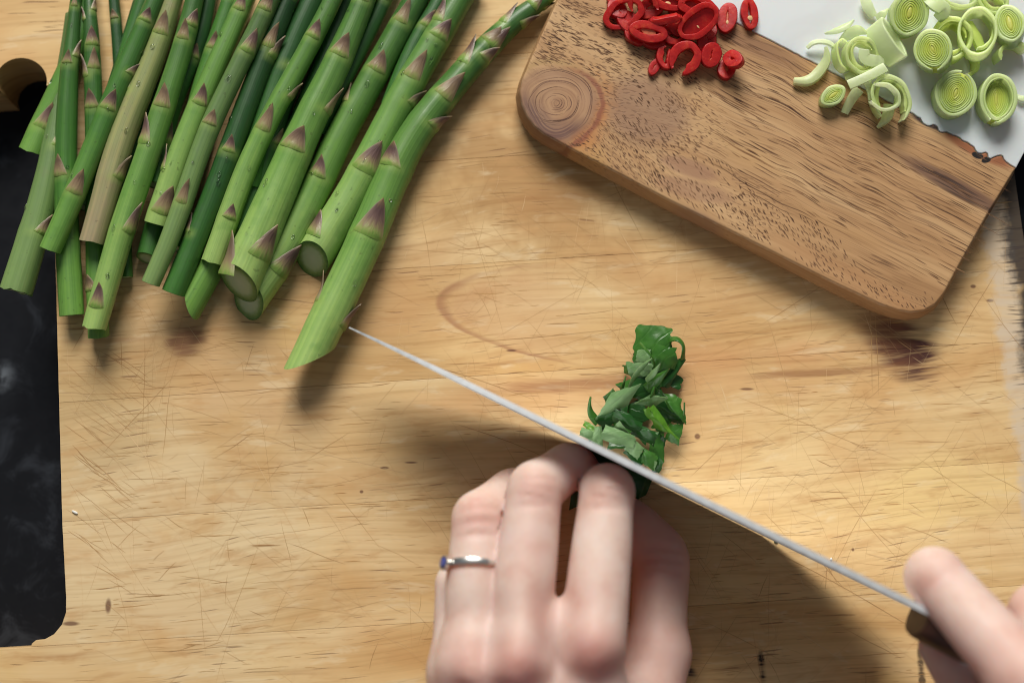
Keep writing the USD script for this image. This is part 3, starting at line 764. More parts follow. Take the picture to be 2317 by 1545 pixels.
        for v_ in vv:
            q = np.clip(tb + v_ * ln, 0, L)
            cc = np.array([np.interp(q, t, C[:, a]) for a in range(3)]) + (T[-1] * max(0, tb + v_ * ln - L))
            tt = T[min(n - 1, int(q / L * (n - 1)))]; ss = S[min(n - 1, int(q / L * (n - 1)))]; nn = N[min(n - 1, int(q / L * (n - 1)))]
            rq = np.interp(q, t, R * (1 + bump))
            wd = half * max(0.0, (1 - max(v_, 0) ** 1.15)) ** (0.95) + 0.015
            for u_ in uu:
                a = ph + wd * u_ + lean * max(v_, 0) ** 2 * 0.8
                puff = 0.00042 * (1 - u_ * u_) ** 0.6 * min(1, (v_ + 0.06) * 7) - 0.00004
                lift = rq * lf * max(0, v_ - 0.35) ** 1.5 + 0.0006 * max(0, v_ - 0.6)
                sc = 0.0018 * abs(u_) ** 2 * (v_ < 0.05)
                pts_.append(cc + (math.cos(a) * nn + math.sin(a) * ss) * (rq * 1.012 + puff + lift) + tt * sc * 0.3)
                a_bv.append(max(v_, 0)); a_bl.append((u_ * 0.5 + tb * 300, v_, tb * 77)); a_be.append(abs(u_) ** 6 * (v_ > 0.08) * (v_ < 0.92))
        f_ = []
        for b_i in range(nv_ - 1):
            for a_i in range(nu - 1):
                q = b_i * nu + a_i
                f_ += [[q, q + 1, q + nu + 1], [q, q + nu + 1, q + nu]]
        obj('scale_leaf', (np.array(pts_), np.array(f_)), M_bract, th_, attrs={'bv': a_bv, 'bl': np.array(a_bl), 'be': a_be, 'tint': np.full(len(pts_), tint)})
    for _ in range(drops):
        q = RNG.uniform(0.1, 0.9) * L; a = RNG.uniform(-0.9, 0.7)
        k = min(n - 1, int(q / L * (n - 1)))
        c0 = C[k] + (math.cos(a) * N[k] + math.sin(a) * S[k]) * R[k] * 1.03
        s = trimesh.creation.icosphere(2, 1.0)
        el = RNG.uniform(0.8, 2.4)
        rr_ = RNG.uniform(0.00035, 0.0008)
        nrm = math.cos(a) * N[k] + math.sin(a) * S[k]
        sd = np.cross(nrm, T[k])
        s.vertices = c0 + rr_ * (s.vertices[:, :1] * T[k] * el + s.vertices[:, 1:2] * sd + s.vertices[:, 2:] * nrm * 0.55)
        obj('water_drop', s, M_water, th_, smooth=True)


A = 'asparagus spears heaped on the board'
# lowest layer
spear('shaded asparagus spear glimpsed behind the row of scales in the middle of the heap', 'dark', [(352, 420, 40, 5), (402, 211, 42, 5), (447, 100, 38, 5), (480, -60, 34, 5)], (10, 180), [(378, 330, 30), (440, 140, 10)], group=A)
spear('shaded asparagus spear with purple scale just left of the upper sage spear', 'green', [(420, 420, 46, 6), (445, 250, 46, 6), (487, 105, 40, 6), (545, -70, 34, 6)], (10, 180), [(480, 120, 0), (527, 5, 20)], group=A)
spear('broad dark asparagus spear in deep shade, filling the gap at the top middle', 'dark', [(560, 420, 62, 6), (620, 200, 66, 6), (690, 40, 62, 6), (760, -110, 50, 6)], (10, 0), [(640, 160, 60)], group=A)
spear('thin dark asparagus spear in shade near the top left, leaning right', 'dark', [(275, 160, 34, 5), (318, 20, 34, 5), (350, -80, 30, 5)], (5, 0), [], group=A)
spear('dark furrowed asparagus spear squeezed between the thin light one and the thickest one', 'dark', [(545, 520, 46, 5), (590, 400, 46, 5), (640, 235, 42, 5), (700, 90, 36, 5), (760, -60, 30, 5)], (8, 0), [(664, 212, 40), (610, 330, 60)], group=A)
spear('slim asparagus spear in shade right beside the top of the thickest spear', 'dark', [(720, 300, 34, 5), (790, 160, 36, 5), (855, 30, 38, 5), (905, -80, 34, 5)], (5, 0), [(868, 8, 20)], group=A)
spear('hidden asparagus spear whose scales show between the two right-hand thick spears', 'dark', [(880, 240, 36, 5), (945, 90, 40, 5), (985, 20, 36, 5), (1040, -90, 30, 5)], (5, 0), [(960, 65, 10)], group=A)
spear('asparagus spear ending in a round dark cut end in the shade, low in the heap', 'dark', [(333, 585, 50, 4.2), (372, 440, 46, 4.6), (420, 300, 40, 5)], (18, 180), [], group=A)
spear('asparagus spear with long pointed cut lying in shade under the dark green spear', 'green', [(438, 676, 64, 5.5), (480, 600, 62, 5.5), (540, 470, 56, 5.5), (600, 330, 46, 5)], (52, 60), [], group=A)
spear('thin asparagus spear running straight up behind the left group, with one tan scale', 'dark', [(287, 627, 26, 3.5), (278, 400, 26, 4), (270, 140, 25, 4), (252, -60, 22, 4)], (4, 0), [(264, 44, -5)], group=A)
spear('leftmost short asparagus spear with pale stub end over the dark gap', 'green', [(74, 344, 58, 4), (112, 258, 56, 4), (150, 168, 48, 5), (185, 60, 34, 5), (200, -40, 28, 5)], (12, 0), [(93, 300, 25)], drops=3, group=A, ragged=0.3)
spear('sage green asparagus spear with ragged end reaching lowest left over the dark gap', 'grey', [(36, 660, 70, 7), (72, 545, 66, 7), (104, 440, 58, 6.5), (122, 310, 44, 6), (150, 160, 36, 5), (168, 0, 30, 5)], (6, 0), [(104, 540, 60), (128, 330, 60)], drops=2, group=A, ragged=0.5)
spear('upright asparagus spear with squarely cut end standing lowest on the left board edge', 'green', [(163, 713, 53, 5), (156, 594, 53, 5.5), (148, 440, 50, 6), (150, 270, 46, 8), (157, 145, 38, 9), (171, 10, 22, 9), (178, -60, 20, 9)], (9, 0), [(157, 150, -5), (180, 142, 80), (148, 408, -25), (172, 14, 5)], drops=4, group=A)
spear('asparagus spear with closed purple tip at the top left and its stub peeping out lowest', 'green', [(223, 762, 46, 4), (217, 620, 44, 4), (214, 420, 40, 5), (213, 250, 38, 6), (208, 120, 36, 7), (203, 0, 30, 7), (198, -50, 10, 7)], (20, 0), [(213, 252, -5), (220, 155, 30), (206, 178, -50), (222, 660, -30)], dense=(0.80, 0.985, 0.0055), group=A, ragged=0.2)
for k_, (lab, pth) in enumerate((('asparagus spear added lowest in the heap to darken its gaps under the bright crossing spear', [(190, 470, 46, 3.5), (235, 300, 46, 3.5), (290, 120, 42, 3.5), (340, -60, 36, 3.5)]),
                                 ('asparagus spear added lowest in the heap to darken its gaps under the khaki spear', [(255, 520, 48, 3.6), (300, 330, 48, 3.6), (350, 150, 44, 3.6), (400, -60, 38, 3.6)]),
                                 ('asparagus spear added lowest in the heap to darken its gaps under the sage spear', [(390, 560, 50, 3.8), (440, 360, 48, 3.8), (500, 180, 46, 3.8), (560, -60, 40, 3.8)]),
                                 ('asparagus spear added lowest in the heap to darken its gaps under the light torn spear', [(500, 540, 50, 3.8), (555, 360, 48, 3.8), (640, 160, 46, 3.8), (720, -60, 40, 3.8)]),
                                 ('asparagus spear added lowest in the heap to darken its gaps below the thickest one', [(600, 470, 52, 3.9), (660, 320, 50, 3.9), (740, 130, 46, 3.9), (800, -60, 40, 3.9)]))):
    spear(lab, 'dark', pth, (8, 180), [], group=A)  # filler spears, added in dark skin so the gaps look black
# thick ones on the right
spear('second thickest asparagus spear, its oval cut end half hidden below the thickest one', 'pale', [(563, 680, 84, 5.6), (637, 585, 72, 5.4), (684, 490, 70, 5.2), (730, 395, 68, 5.2), (765, 308, 66, 5.2), (830, 205, 62, 5.2), (892, 86, 58, 5.2), (945, -5, 54, 5.2), (985, -80, 46, 5)], (40, 172), [(710, 405, -5), (859, 176, 10), (908, 65, -5), (622, 617, 50), (790, 235, -85)], drops=5, group=A)
spear('asparagus spear with round green cut end facing us and a purple scale just above it', 'pale', [(706, 586, 84, 6.2), (740, 530, 80, 6.2), (777, 480, 78, 6.0), (830, 380, 72, 5.8), (897, 242, 68, 5.6), (966, 121, 64, 5.4), (1040, 0, 58, 5.2), (1085, -75, 50, 5)], (36, 178), [(822, 393, 10), (925, 187, 5), (1005, 95, 20), (945, 258, 80), (985, 45, -40), (702, 542, -55), (1062, -25, 30)], drops=9, group=A)
spear('rightmost asparagus spear, thick, its long slanted end next to the knife tip', 'pale', [(702, 808, 84, 8.6), (748, 710, 86, 8.0), (796, 612, 84, 7.2), (855, 484, 82, 6.8), (897, 365, 78, 6.5), (955, 270, 72, 6.2), (1022, 200, 62, 5.8), (1087, 121, 56, 5.6), (1139, 62, 50, 5.4), (1195, 20, 44, 5.2), (1252, -14, 34, 5), (1300, -45, 10, 5)], (50, -55), [(839, 540, 12), (880, 383, -32), (1010, 227, 8), (985, 300, 75), (1045, 155, -55), (1095, 140, 45), (1100, 90, 0), (772, 748, 85), (727, 690, -88)], dense=(0.76, 0.985, 0.0050), drops=5, group=A)
# upper layer
spear('bright green asparagus spear crossing over the left group, with three tan scales', 'green', [(113, 566, 46, 12), (167, 445, 47, 12), (211, 340, 47, 12), (262, 205, 46, 12), (302, 116, 44, 12), (341, 30, 40, 12), (372, -50, 36, 12)], (8, 0), [(171, 443, 12), (232, 255, 8), (330, 57, 5), (297, 170, 80)], drops=4, group=A, ragged=0.2)
spear('khaki brownish asparagus spear, the dullest of the heap', 'khaki', [(207, 548, 52, 10), (237, 455, 57, 10), (262, 335, 58, 10), (315, 213, 54, 10), (362, 102, 48, 10), (393, 0, 40, 10), (412, -70, 36, 10)], (8, 0), [(368, 90, 0), (287, 413, 75), (290, 215, -85)], drops=4, group=A, ragged=0.25)
spear('light green asparagus spear reaching lowest of the upper left ones, one scale near its end', 'pale', [(213, 742, 50, 10.5), (238, 650, 56, 10.5), (272, 536, 56, 11), (311, 405, 54, 11), (332, 365, 53, 11), (368, 242, 50, 11), (408, 136, 46, 11), (435, 30, 40, 11), (452, -60, 36, 11)], (12, 0), [(223, 690, -5), (301, 530, 60), (326, 337, -45), (368, 250, 0), (416, 100, 0), (441, 60, 40)], drops=5, group=A, ragged=0.5)
spear('bright asparagus spear whose blunt end has a scale folded sideways', 'pale', [(356, 507, 58, 9), (381, 425, 56, 9.5), (392, 388, 55, 10), (438, 272, 52, 10.5), (489, 151, 48, 11), (544, 30, 44, 11), (580, -60, 38, 11)], (10, 0), [(455, 250, 10), (370, 393, -75), (364, 496, 25), (541, 36, 0)], drops=5, group=A)
spear('slim sage asparagus spear with a large purple scale low on it, above two others', 'grey', [(341, 641, 40, 14), (381, 555, 43, 14.5), (420, 450, 44, 15), (431, 405, 44, 15), (471, 287, 44, 15), (526, 181, 43, 15), (598, 32, 42, 15), (640, -60, 38, 15)], (9, 0), [(412, 470, 0), (473, 283, 0), (560, 130, 25), (595, 28, 0)], drops=3, group=A)
spear('dark glossy asparagus spear curving to a bright green end in the middle', 'dark', [(392, 662, 52, 10), (425, 585, 50, 10), (446, 530, 50, 10.5), (481, 450, 50, 11), (508, 378, 50, 11), (550, 257, 48, 11), (601, 121, 46, 11), (645, 15, 42, 11), (680, -70, 38, 11)], (10, 0), [(514, 351, 8), (609, 108, 10), (431, 530, -65), (622, 140, 75), (665, 0, 20)], drops=5, group=A)
spear('light asparagus spear with a torn yellowish scale close to its blunt end', 'pale', [(481, 594, 50, 10), (508, 525, 50, 10.5), (541, 412, 50, 11), (568, 355, 49, 11), (593, 297, 46, 11), (640, 215, 44, 11), (676, 150, 44, 11), (724, 65, 42, 11), (757, -5, 40, 11), (785, -70, 36, 11)], (8, 0), [(594, 298, 0), (716, 88, 0), (531, 506, 20), (668, 230, 80)], drops=6, group=A, ragged=0.2)
spear('thickest and palest asparagus spear, its big oval cut end in the middle front', 'pale', [(541, 640, 98, 11.5), (575, 560, 92, 11.5), (629, 435, 84, 11.2), (690, 290, 74, 10.8), (762, 150, 62, 10.2), (806, 48, 52, 10), (828, -10, 48, 10), (855, -80, 44, 10)], (30, 160), [(655, 347, -3), (776, 147, 3), (587, 585, 45), (500, 632, -60), (820, 12, 0), (742, 262, 80)], drops=4, group=A)

# ------------------------------------------------------------------ chilli rings
g = G(); p = g.pos(); n = g.noise(p, 420, 3, 0.6); sk = g.attr('skin')
c = g.ramp(n, [(0.3, (0.36, 0.008, 0.010)), (0.55, (0.50, 0.016, 0.014)), (0.8, (0.62, 0.070, 0.030))])
c = g.mix(g.mul(sk, 0.8), c, (0.30, 0.005, 0.010))
M_chilli = g.principled('chilli_flesh', base_color=c, roughness=g.step(sk, 0, 1, 0.40, 0.22), specular_ior_level=0.38, subsurface_weight=0.25, subsurface_scale=0.0015, subsurface_radius=(1, 0.15, 0.1), normal=g.bump(n, 0.35, 0.0004))
g = G()
M_seed = g.principled('chilli_seed', base_color=(0.66, 0.42, 0.20), roughness=0.45)
g = G(); p = g.pos()
M_membrane = g.principled('chilli_membrane', base_color=g.ramp(g.noise(p, 600, 2, 0.5), [(0.35, (0.55, 0.09, 0.045)), (0.65, (0.66, 0.19, 0.09))]), roughness=0.4, subsurface_weight=0.2, subsurface_scale=0.001)


def ring_mesh(a, b, wall, h, n=44, lens=0.0, arc=(0, 360), wob=0.03, seed=0, taper=0.0, wallv=0.0, twist=0.0):
    """A cut ring of a hollow vegetable lying flat, axis up: outer half-axes a, b, wall thickness, height. arc < 360 leaves it open."""
    full = arc[1] - arc[0] >= 359
    th = np.radians(np.linspace(arc[0], arc[1], n + (0 if full else 1), endpoint=not full))
    w = 1 + wob * (meshkit.noise(np.column_stack([np.cos(th) * 1.7 + seed * 3.1, np.sin(th) * 1.7, th * 0 + seed])) - 0.5) * 2
    if lens:
        ex = np.sign(np.cos(th)) * np.abs(np.cos(th)) ** (1 + lens); ey = np.sin(th)
    else:
        ex, ey = np.cos(th), np.sin(th)
    wl = wall * (1 + wallv * np.cos(2 * th + seed))
    if not full:
        endt = np.minimum(1, np.minimum(np.arange(len(th)), np.arange(len(th))[::-1]) / 4.0)
        wl = wl * (0.35 + 0.65 * endt)
    prof = [(0, 0.06), (0.0, 0.5), (0, 0.95), (0.10, 1.0), (0.5, 1.005), (0.90, 1.0), (1, 0.95), (1, 0.5), (1, 0.06), (0.5, 0.0)]
    V, sk = [], []
    nrm = np.stack([ex * b, ey * a], 1); nrm /= np.linalg.norm(nrm, axis=1, keepdims=True)
    for q, z in prof:
        off = q * wl
        flare = 1 + taper * (z - 0.5)
        V.append(np.column_stack([(ex * a * w - nrm[:, 0] * off) * flare, (ey * b * w - nrm[:, 1] * off) * flare, np.full(len(th), z * h) + twist * h * np.sin(th * 1.0 + seed)]))
        sk.append(np.full(len(th), 1.0 if q == 0 else 0.0))
    V = np.stack(V, 1); K = len(prof); n_ = len(th)
    F = []
    for i in range(n_ if full else n_ - 1):
        i2 = (i + 1) % n_
        for k in range(K):
            k2 = (k + 1) % K
            F += [[i * K + k, i2 * K + k, i2 * K + k2], [i * K + k, i2 * K + k2, i * K + k2]]
    if not full:
        for i, rev in ((0, True), (n_ - 1, False)):
            for k in range(1, K - 1):
                t_ = [i * K, i * K + k, i * K + k + 1]
                F.append(t_ if not rev else t_[::-1])
    return V.reshape(-1, 3), np.array(F), np.stack(sk, 1).ravel()


def disc_mesh(a, b, h, n=36, wob=0.04, seed=0, dome=0.0, lens=0.0):
    th = np.linspace(0, 2 * math.pi, n, endpoint=False)
    w = 1 + wob * (meshkit.noise(np.column_stack([np.cos(th) * 1.7 + seed, np.sin(th) * 1.7, th * 0])) - 0.5) * 2
    ex = np.sign(np.cos(th)) * np.abs(np.cos(th)) ** (1 + lens)
    V = []
    for q, z in ((0.985, 0), (1, 0.1), (1, 0.88), (0.96, 1.0), (0.6, 1 + dome * 0.6), (0.3, 1 + dome)):
        V.append(np.column_stack([ex * a * w * q, np.sin(th) * b * w * q, np.full(n, z * h)]))
    V = np.vstack(V + [[[0, 0, h * (1 + dome)]], [[0, 0, 0]]])
    F = []
    for L in range(5):
        for i in range(n):
            i2 = (i + 1) % n
            F += [[L * n + i, L * n + i2, (L + 1) * n + i2], [L * n + i, (L + 1) * n + i2, (L + 1) * n + i]]
    F += [[5 * n + i, 5 * n + (i + 1) % n, 6 * n] for i in range(n)] + [[(i + 1) % n, i, 6 * n + 1] for i in range(n)]
    return V, np.array(F), np.r_[np.ones(n * 3), np.zeros(n * 3 + 2)]


def place(v, px, py, h_mm, ang=0.0, tilt=0.0, tdir=0.0):
    """ang: turn of the long axis in the picture (clockwise degrees); tilt: lean in degrees towards the picture direction tdir (clockwise from right). The lowest point comes to rest at height h_mm."""
    v = np.asarray(v) - [0, 0, (np.asarray(v)[:, 2].max() + np.asarray(v)[:, 2].min()) / 2]
    R1 = rot_axis([0, 0, 1], -math.radians(ang))
    d = -math.radians(tdir)
    R2 = rot_axis([-math.sin(d), math.cos(d), 0], math.radians(tilt))
    v = v @ R1.T @ R2.T
    lift = h_mm / 1000 - v[:, 2].min()
    return v + P(px, py, h_mm / 1000 + (v[:, 2].max() - v[:, 2].min()) / 2) * [1, 1, 0] + [0, 0, lift]


SHM = SH * 1000
C_GROUP = 'chilli slices heaped on the serving board'


def chilli(label, px, py, w, h, ang=0, wall=1.5, thick=2.6, lift=0.0, tilt=0, tdir=0, kind='ring', arc=(0, 360), seeds=0, seed=0, hole=0.45, fill=False):
    """w, h: size in photo pixels before the turn."""
    sc = 2 * 6.72 / 1.12
    a, b = w / sc / 1000, h / sc / 1000
    wall *= 1.45; thick *= 0.85
    t = thing('chilli_slice', label, 'chilli slice', C_GROUP, P(px, py, SH))
    if kind == 'ring':
        v, f, s = ring_mesh(a, b, wall / 1000, thick / 1000, arc=arc, wob=0.07, seed=seed, wallv=0.2, twist=0.12)
    else:
        v, f, s = ring_mesh(a, b, min(a, b) * (1 - hole * 0.55), thick / 1000, wob=0.05, seed=seed, wallv=0.1)
    z = SHM + 0.15 + lift
    obj('flesh', (place(v, px, py, z, ang, tilt, tdir), f), M_chilli, t, attrs={'skin': s})
    if fill:
        v2, f2, s2 = disc_mesh(a * 0.86, b * 0.86, thick * 0.35 / 1000, 26, 0.1, seed, 0.05)
        obj('membrane', (place(v2, px, py, z + 0.15, ang, tilt, tdir), f2), M_chilli, t, smooth=60, attrs={'skin': s2 * 0.3 + 0.5})
        seeds += 1
    if kind != 'ring':
        v2, f2, s2 = disc_mesh(a * 0.42, b * 0.42, thick * 0.8 / 1000, 20, 0.2, seed)
        obj('membrane', (place(v2, px, py, z + 0.2, ang, tilt, tdir), f2), M_membrane, t, smooth=60)
    for k in range(seeds):
        v3, f3, s3 = disc_mesh(0.0011, 0.0009, 0.0005, 14, 0.05, k, 0.3)
        o = (k - (seeds - 1) / 2)
        obj('seed', (place(v3, px + o * 12 + 3, py + 10 - k * 9, z + thick * 0.75, 40 * k, 14, 60 * k), f3), M_seed, t, smooth=60)


chilli('big hollow chilli ring at the left end of the heap, opening to the left', 1411, 32, 92, 62, -20, 1.4, 3.0, 0.0, 12, 90, seed=1)
chilli('chilli ring half covered, low in the heap under the oval slice with the eye', 1440, 82, 52, 40, 20, 1.5, 2.6, 0.0, 8, 0, seed=2)
chilli('dark chilli ring lying deep in the middle of the heap', 1523, 80, 50, 46, 30, 1.4, 2.6, 0.0, 6, 40, seed=3)
chilli('chilli ring cut by the top edge of the photo above the middle of the heap', 1508, 0, 84, 46, 14, 1.5, 3, 2.2, 14, 90, seed=4, fill=True)
chilli('chilli ring behind the large tall ring at the top right of the heap', 1578, 16, 88, 46, 12, 1.6, 3, 2.0, 10, 90, seed=5, fill=True)
chilli('chilli arc cut by the top edge of the photo at the left', 1455, 8, 76, 56, 40, 1.3, 3, 1.5, 20, 120, arc=(20, 260), seed=6)
chilli('small orange-red chilli scrap at the top left corner of the heap', 1393, -2, 40, 26, -10, 1.6, 2.4, 0.0, 0, 0, kind='disc', seed=7)
chilli('oval chilli slice with one small eye-like hole at its right end', 1466, 73, 84, 44, 12, 4.2, 2.6, 2.6, 10, 60, seed=8, kind='disc', hole=0.5)
chilli('chilli strip standing on edge across the middle of the heap', 1505, 41, 70, 24, -8, 1.5, 4.2, 3.0, 38, 95, arc=(190, 350), seed=9)
chilli('largest hollow chilli ring, tilted up at the right of the heap', 1580, 50, 94, 64, -38, 1.3, 3.2, 2.8, 22, 120, seed=10, fill=True)
chilli('chilli ring with a diamond hole just below the heap', 1598, 95, 42, 54, 10, 2.6, 2.6, 0.3, 8, 30, seed=11, kind='ring')
chilli('speckled chilli disc overlapping the ring with the diamond hole', 1608, 126, 44, 54, 20, 2.6, 2.6, 2.0, 14, 50, kind='disc', seed=12, hole=0.2)
chilli('torn chilli ring with flaps turned up below the heap', 1549, 132, 66, 72, 36, 2.0, 3.4, 0.5, 10, 100, arc=(-60, 255), seed=13)
chilli('small curled chilli ring left of the torn one', 1503, 132, 36, 52, -14, 1.5, 2.8, 0.0, 12, 0, arc=(60, 400), seed=14)
chilli('small plain chilli sliver lying lowest left on the wood', 1481, 152, 22, 42, 28, 1.6, 1.8, 0.0, 6, 0, kind='disc', seed=15, hole=0.0)
chilli('thick chilli slice tipped over another one at the lower right', 1660, 136, 38, 48, -52, 2.2, 2.8, 2.2, 34, 200, kind='disc', seed=16, hole=0.1)
chilli('dark chilli slice underneath the tipped one, lowest right on the wood', 1643, 158, 38, 46, 10, 2.0, 2.4, 0.0, 6, 270, kind='disc', seed=17, hole=0.3)
chilli('oval chilli slice with a small seeded centre, lying across the wood and marble joint', 1646, 42, 42, 66, 12, 2.6, 2.6, 0.0, 8, 180, kind='disc', seeds=1, seed=18, hole=0.3)
chilli('long chilli ring lying farthest right, alone on the white marble', 1695, 32, 38, 70, -5, 1.5, 2.4, 0.0, 6, 0, seed=19, seeds=1)

for k_, (lab, px_, py_, w_, h_, an_, lf_) in enumerate((('chilli slice buried in the pile under the big left ring', 1424, 52, 60, 46, 30, 0.0), ('chilli slice buried in the pile below the strip on edge', 1500, 62, 66, 44, -20, 0.0), ('chilli slice wedged in the pile between the oval slice and the tilted ring', 1536, 60, 56, 44, 35, 0.2), ('chilli slice at the back of the pile near the top edge, left of the middle', 1474, 18, 62, 46, -30, 0.4),
                                                    ('chilli slice at the back of the pile near the top edge, right of the middle', 1546, 22, 64, 44, 10, 0.3), ('chilli slice under the right end of the pile', 1600, 74, 50, 40, -50, 0.0), ('chilli slice at the very left end of the pile by the top edge', 1396, 22, 50, 40, 60, 0.0), ('chilli slice peeping out under the oval slice with the eye', 1478, 94, 54, 36, 10, 0.0))):
    chilli(lab, px_, py_, w_, h_, an_, 2.4, 2.2, lf_, 10, 50 * k_, kind='disc' if k_ % 2 else 'ring', seed=40 + k_, hole=0.3, fill=(k_ % 2 == 0))

# ------------------------------------------------------------------ leek slices
g = G(); p = g.pos(); k = g.attr('kin'); sk = g.attr('skin'); n = g.noise(p, 350, 3, 0.6)
c = g.ramp(g.add(k, g.mul(g.math('subtract', g.noise(p, 120, 2, 0.5), 0.5), 0.25)), [(0.0, (0.58, 0.78, 0.24)), (0.25, (0.57, 0.77, 0.15)), (0.6, (0.66, 0.82, 0.095)), (1.0, (0.78, 0.84, 0.12))])
c = g.mix(g.mul(sk, 0.55), c, (0.40, 0.63, 0.12))
c = g.mix(g.mul(g.attr('pale'), 0.8), c, (0.74, 0.87, 0.42))
M_leek = g.principled('leek_flesh', base_color=c, roughness=0.38, specular_ior_level=0.4, subsurface_weight=0.45, subsurface_scale=0.004, subsurface_radius=(0.8, 1.0, 0.35), normal=g.bump(n, 0.25, 0.0004))
L_GROUP = 'leek slices heaped on the serving board'


def leek_attrs(n, s, kin, pale=0.0): return {'skin': s, 'kin': np.full(n, kin), 'pale': np.full(n, pale)}


def leek_disc(label, px, py, w, h, ang=0, thick=6.0, lift=0.0, tilt=0, tdir=0, layers=9, seed=0, hollow=0.0, wall=1.25, split=None, lens=0.12, pale=0.15):
    sc = 2 * 6.75
    a, b = w / sc / 1000, h / sc / 1000
    t = thing('leek_slice', label, 'leek slice', L_GROUP, P(px, py, SH))
    z = SHM + 0.1 + lift
    rr = np.random.default_rng(100 + seed)
    parts, q, k = [], 1.0, 0
    ia, ib = a, b
    while k < layers + 3 and min(ia, ib) > 0.0011:
        wl = (wall if k < 1 else wall * 0.56) / 1000 * rr.uniform(0.85, 1.15)
        hh = thick / 1000 * (1 if k < 2 else (1 - hollow) * rr.uniform(0.975, 1.0))
        arc = (0, 360)
        if split and k < split[1]:
            arc = (split[0] + 7, split[0] + 353)
        v, f, s = ring_mesh(ia, ib, wl * 1.0, hh, 48, lens, arc, 0.03, seed + k * 0.13, 0.03 if k == 0 else 0, 0.12)
        parts.append((v, f, s, k / max(layers, 6)))
        ia -= wl * 0.985; ib -= wl * 0.985; k += 1
    if hollow < 0.99:
        v, f, s = disc_mesh(a * 0.93, b * 0.93, thick * (1 - hollow) / 1000 * 0.955, 30, 0.02, seed, 0.0)
        parts.append((v, f, s * 0.2, 0.75))
    if min(ia, ib) > 0.0004 and hollow < 0.99:
        v, f, s = disc_mesh(max(ia, 0.0006), max(ib, 0.0006), thick * (1 - hollow) / 1000 * 0.97, 20, 0.08, seed, 0.03)
        parts.append((v, f, s * 0.3, 1.0))
    top = max(q[0][:, 2].max() for q in parts)
    R1 = rot_axis([0, 0, 1], -math.radians(ang)); d = -math.radians(tdir)
    R2 = rot_axis([-math.sin(d), math.cos(d), 0], math.radians(tilt))
    allv = np.vstack([q[0] for q in parts]) - [0, 0, top / 2]
    allv = allv @ R1.T @ R2.T
    off = P(px, py, z / 1000 + (allv[:, 2].max() - allv[:, 2].min()) / 2) * [1, 1, 0] + [0, 0, z / 1000 - allv[:, 2].min()]
    allv = allv + off
    i = 0
    for v, f, s, kin in parts:
        obj('layer', (allv[i:i + len(v)], f), M_leek, t, attrs=leek_attrs(len(v), s, kin, pale if kin == 0 else 0))
        i += len(v)


def leek_ring(label, px, py, w, h, ang=0, thick=6.0, wall=1.2, lift=0.0, tilt=0, tdir=0, arc=(0, 360), seed=0, kin=0.1, pale=0.3, inner=0, lens=0.1):
    sc = 2 * 6.8
    a, b = w / sc / 1000, h / sc / 1000
    z = SHM + 0.1 + lift
    t = thing('leek_slice', label, 'leek slice', L_GROUP, P(px, py, SH))
    for k in range(1 + inner):
        v, f, s = ring_mesh(a - k * 1.35 * wall / 1000, b - k * 1.35 * wall / 1000, wall / 1000 * (1 if k == 0 else 0.85), thick / 1000 * (1 - 0.08 * k), 52, lens, arc if k == 0 else (arc[0] + 25 * k, arc[1] - 10 * k) if arc[1] - arc[0] < 359 else (10, 340), 0.06, seed + k, 0.05, 0.15, 0.04)
        obj('layer', (place(v, px, py, z + 0.05 * k, ang, tilt, tdir), f), M_leek, t, attrs=leek_attrs(len(v), s, kin + 0.2 * k, pale))


def ribbon(pts, wid, thick=0.5, nu=7, roll=0.0, cup=0.0, n=18):
    """A strip along pts ((x, y, height mm) in photo pixels), wid in pixels (a number or one per point), tilted by roll degrees about its length and cupped."""
    q = np.array([P(x, y, h / 1000) for x, y, h in pts])
    C = spline(q, n) if len(q) > 2 else q[0] + (q[1] - q[0]) * np.linspace(0, 1, n)[:, None]
    T = np.gradient(C, axis=0); T /= np.linalg.norm(T, axis=1, keepdims=True)
    S = np.cross(T, [0, 0, 1.0]); S /= np.maximum(np.linalg.norm(S, axis=1, keepdims=True), 1e-9); N = np.cross(S, T)
    wd = np.interp(np.linspace(0, 1, n), np.linspace(0, 1, len(np.atleast_1d(wid))), np.atleast_1d(wid)) / 6700
    rl = np.radians(np.interp(np.linspace(0, 1, n), np.linspace(0, 1, len(np.atleast_1d(roll))), np.atleast_1d(roll)))
    u = np.linspace(-0.5, 0.5, nu)
    Sx = S * np.cos(rl)[:, None] + N * np.sin(rl)[:, None]; Nx = np.cross(Sx, T)
    top = C[:, None] + Sx[:, None] * (u[None, :, None] * wd[:, None, None]) + Nx[:, None] * (cup / 1000 * (0.25 - u ** 2)[None, :, None] * 4)
    return sheet(top, Nx, thick / 1000)


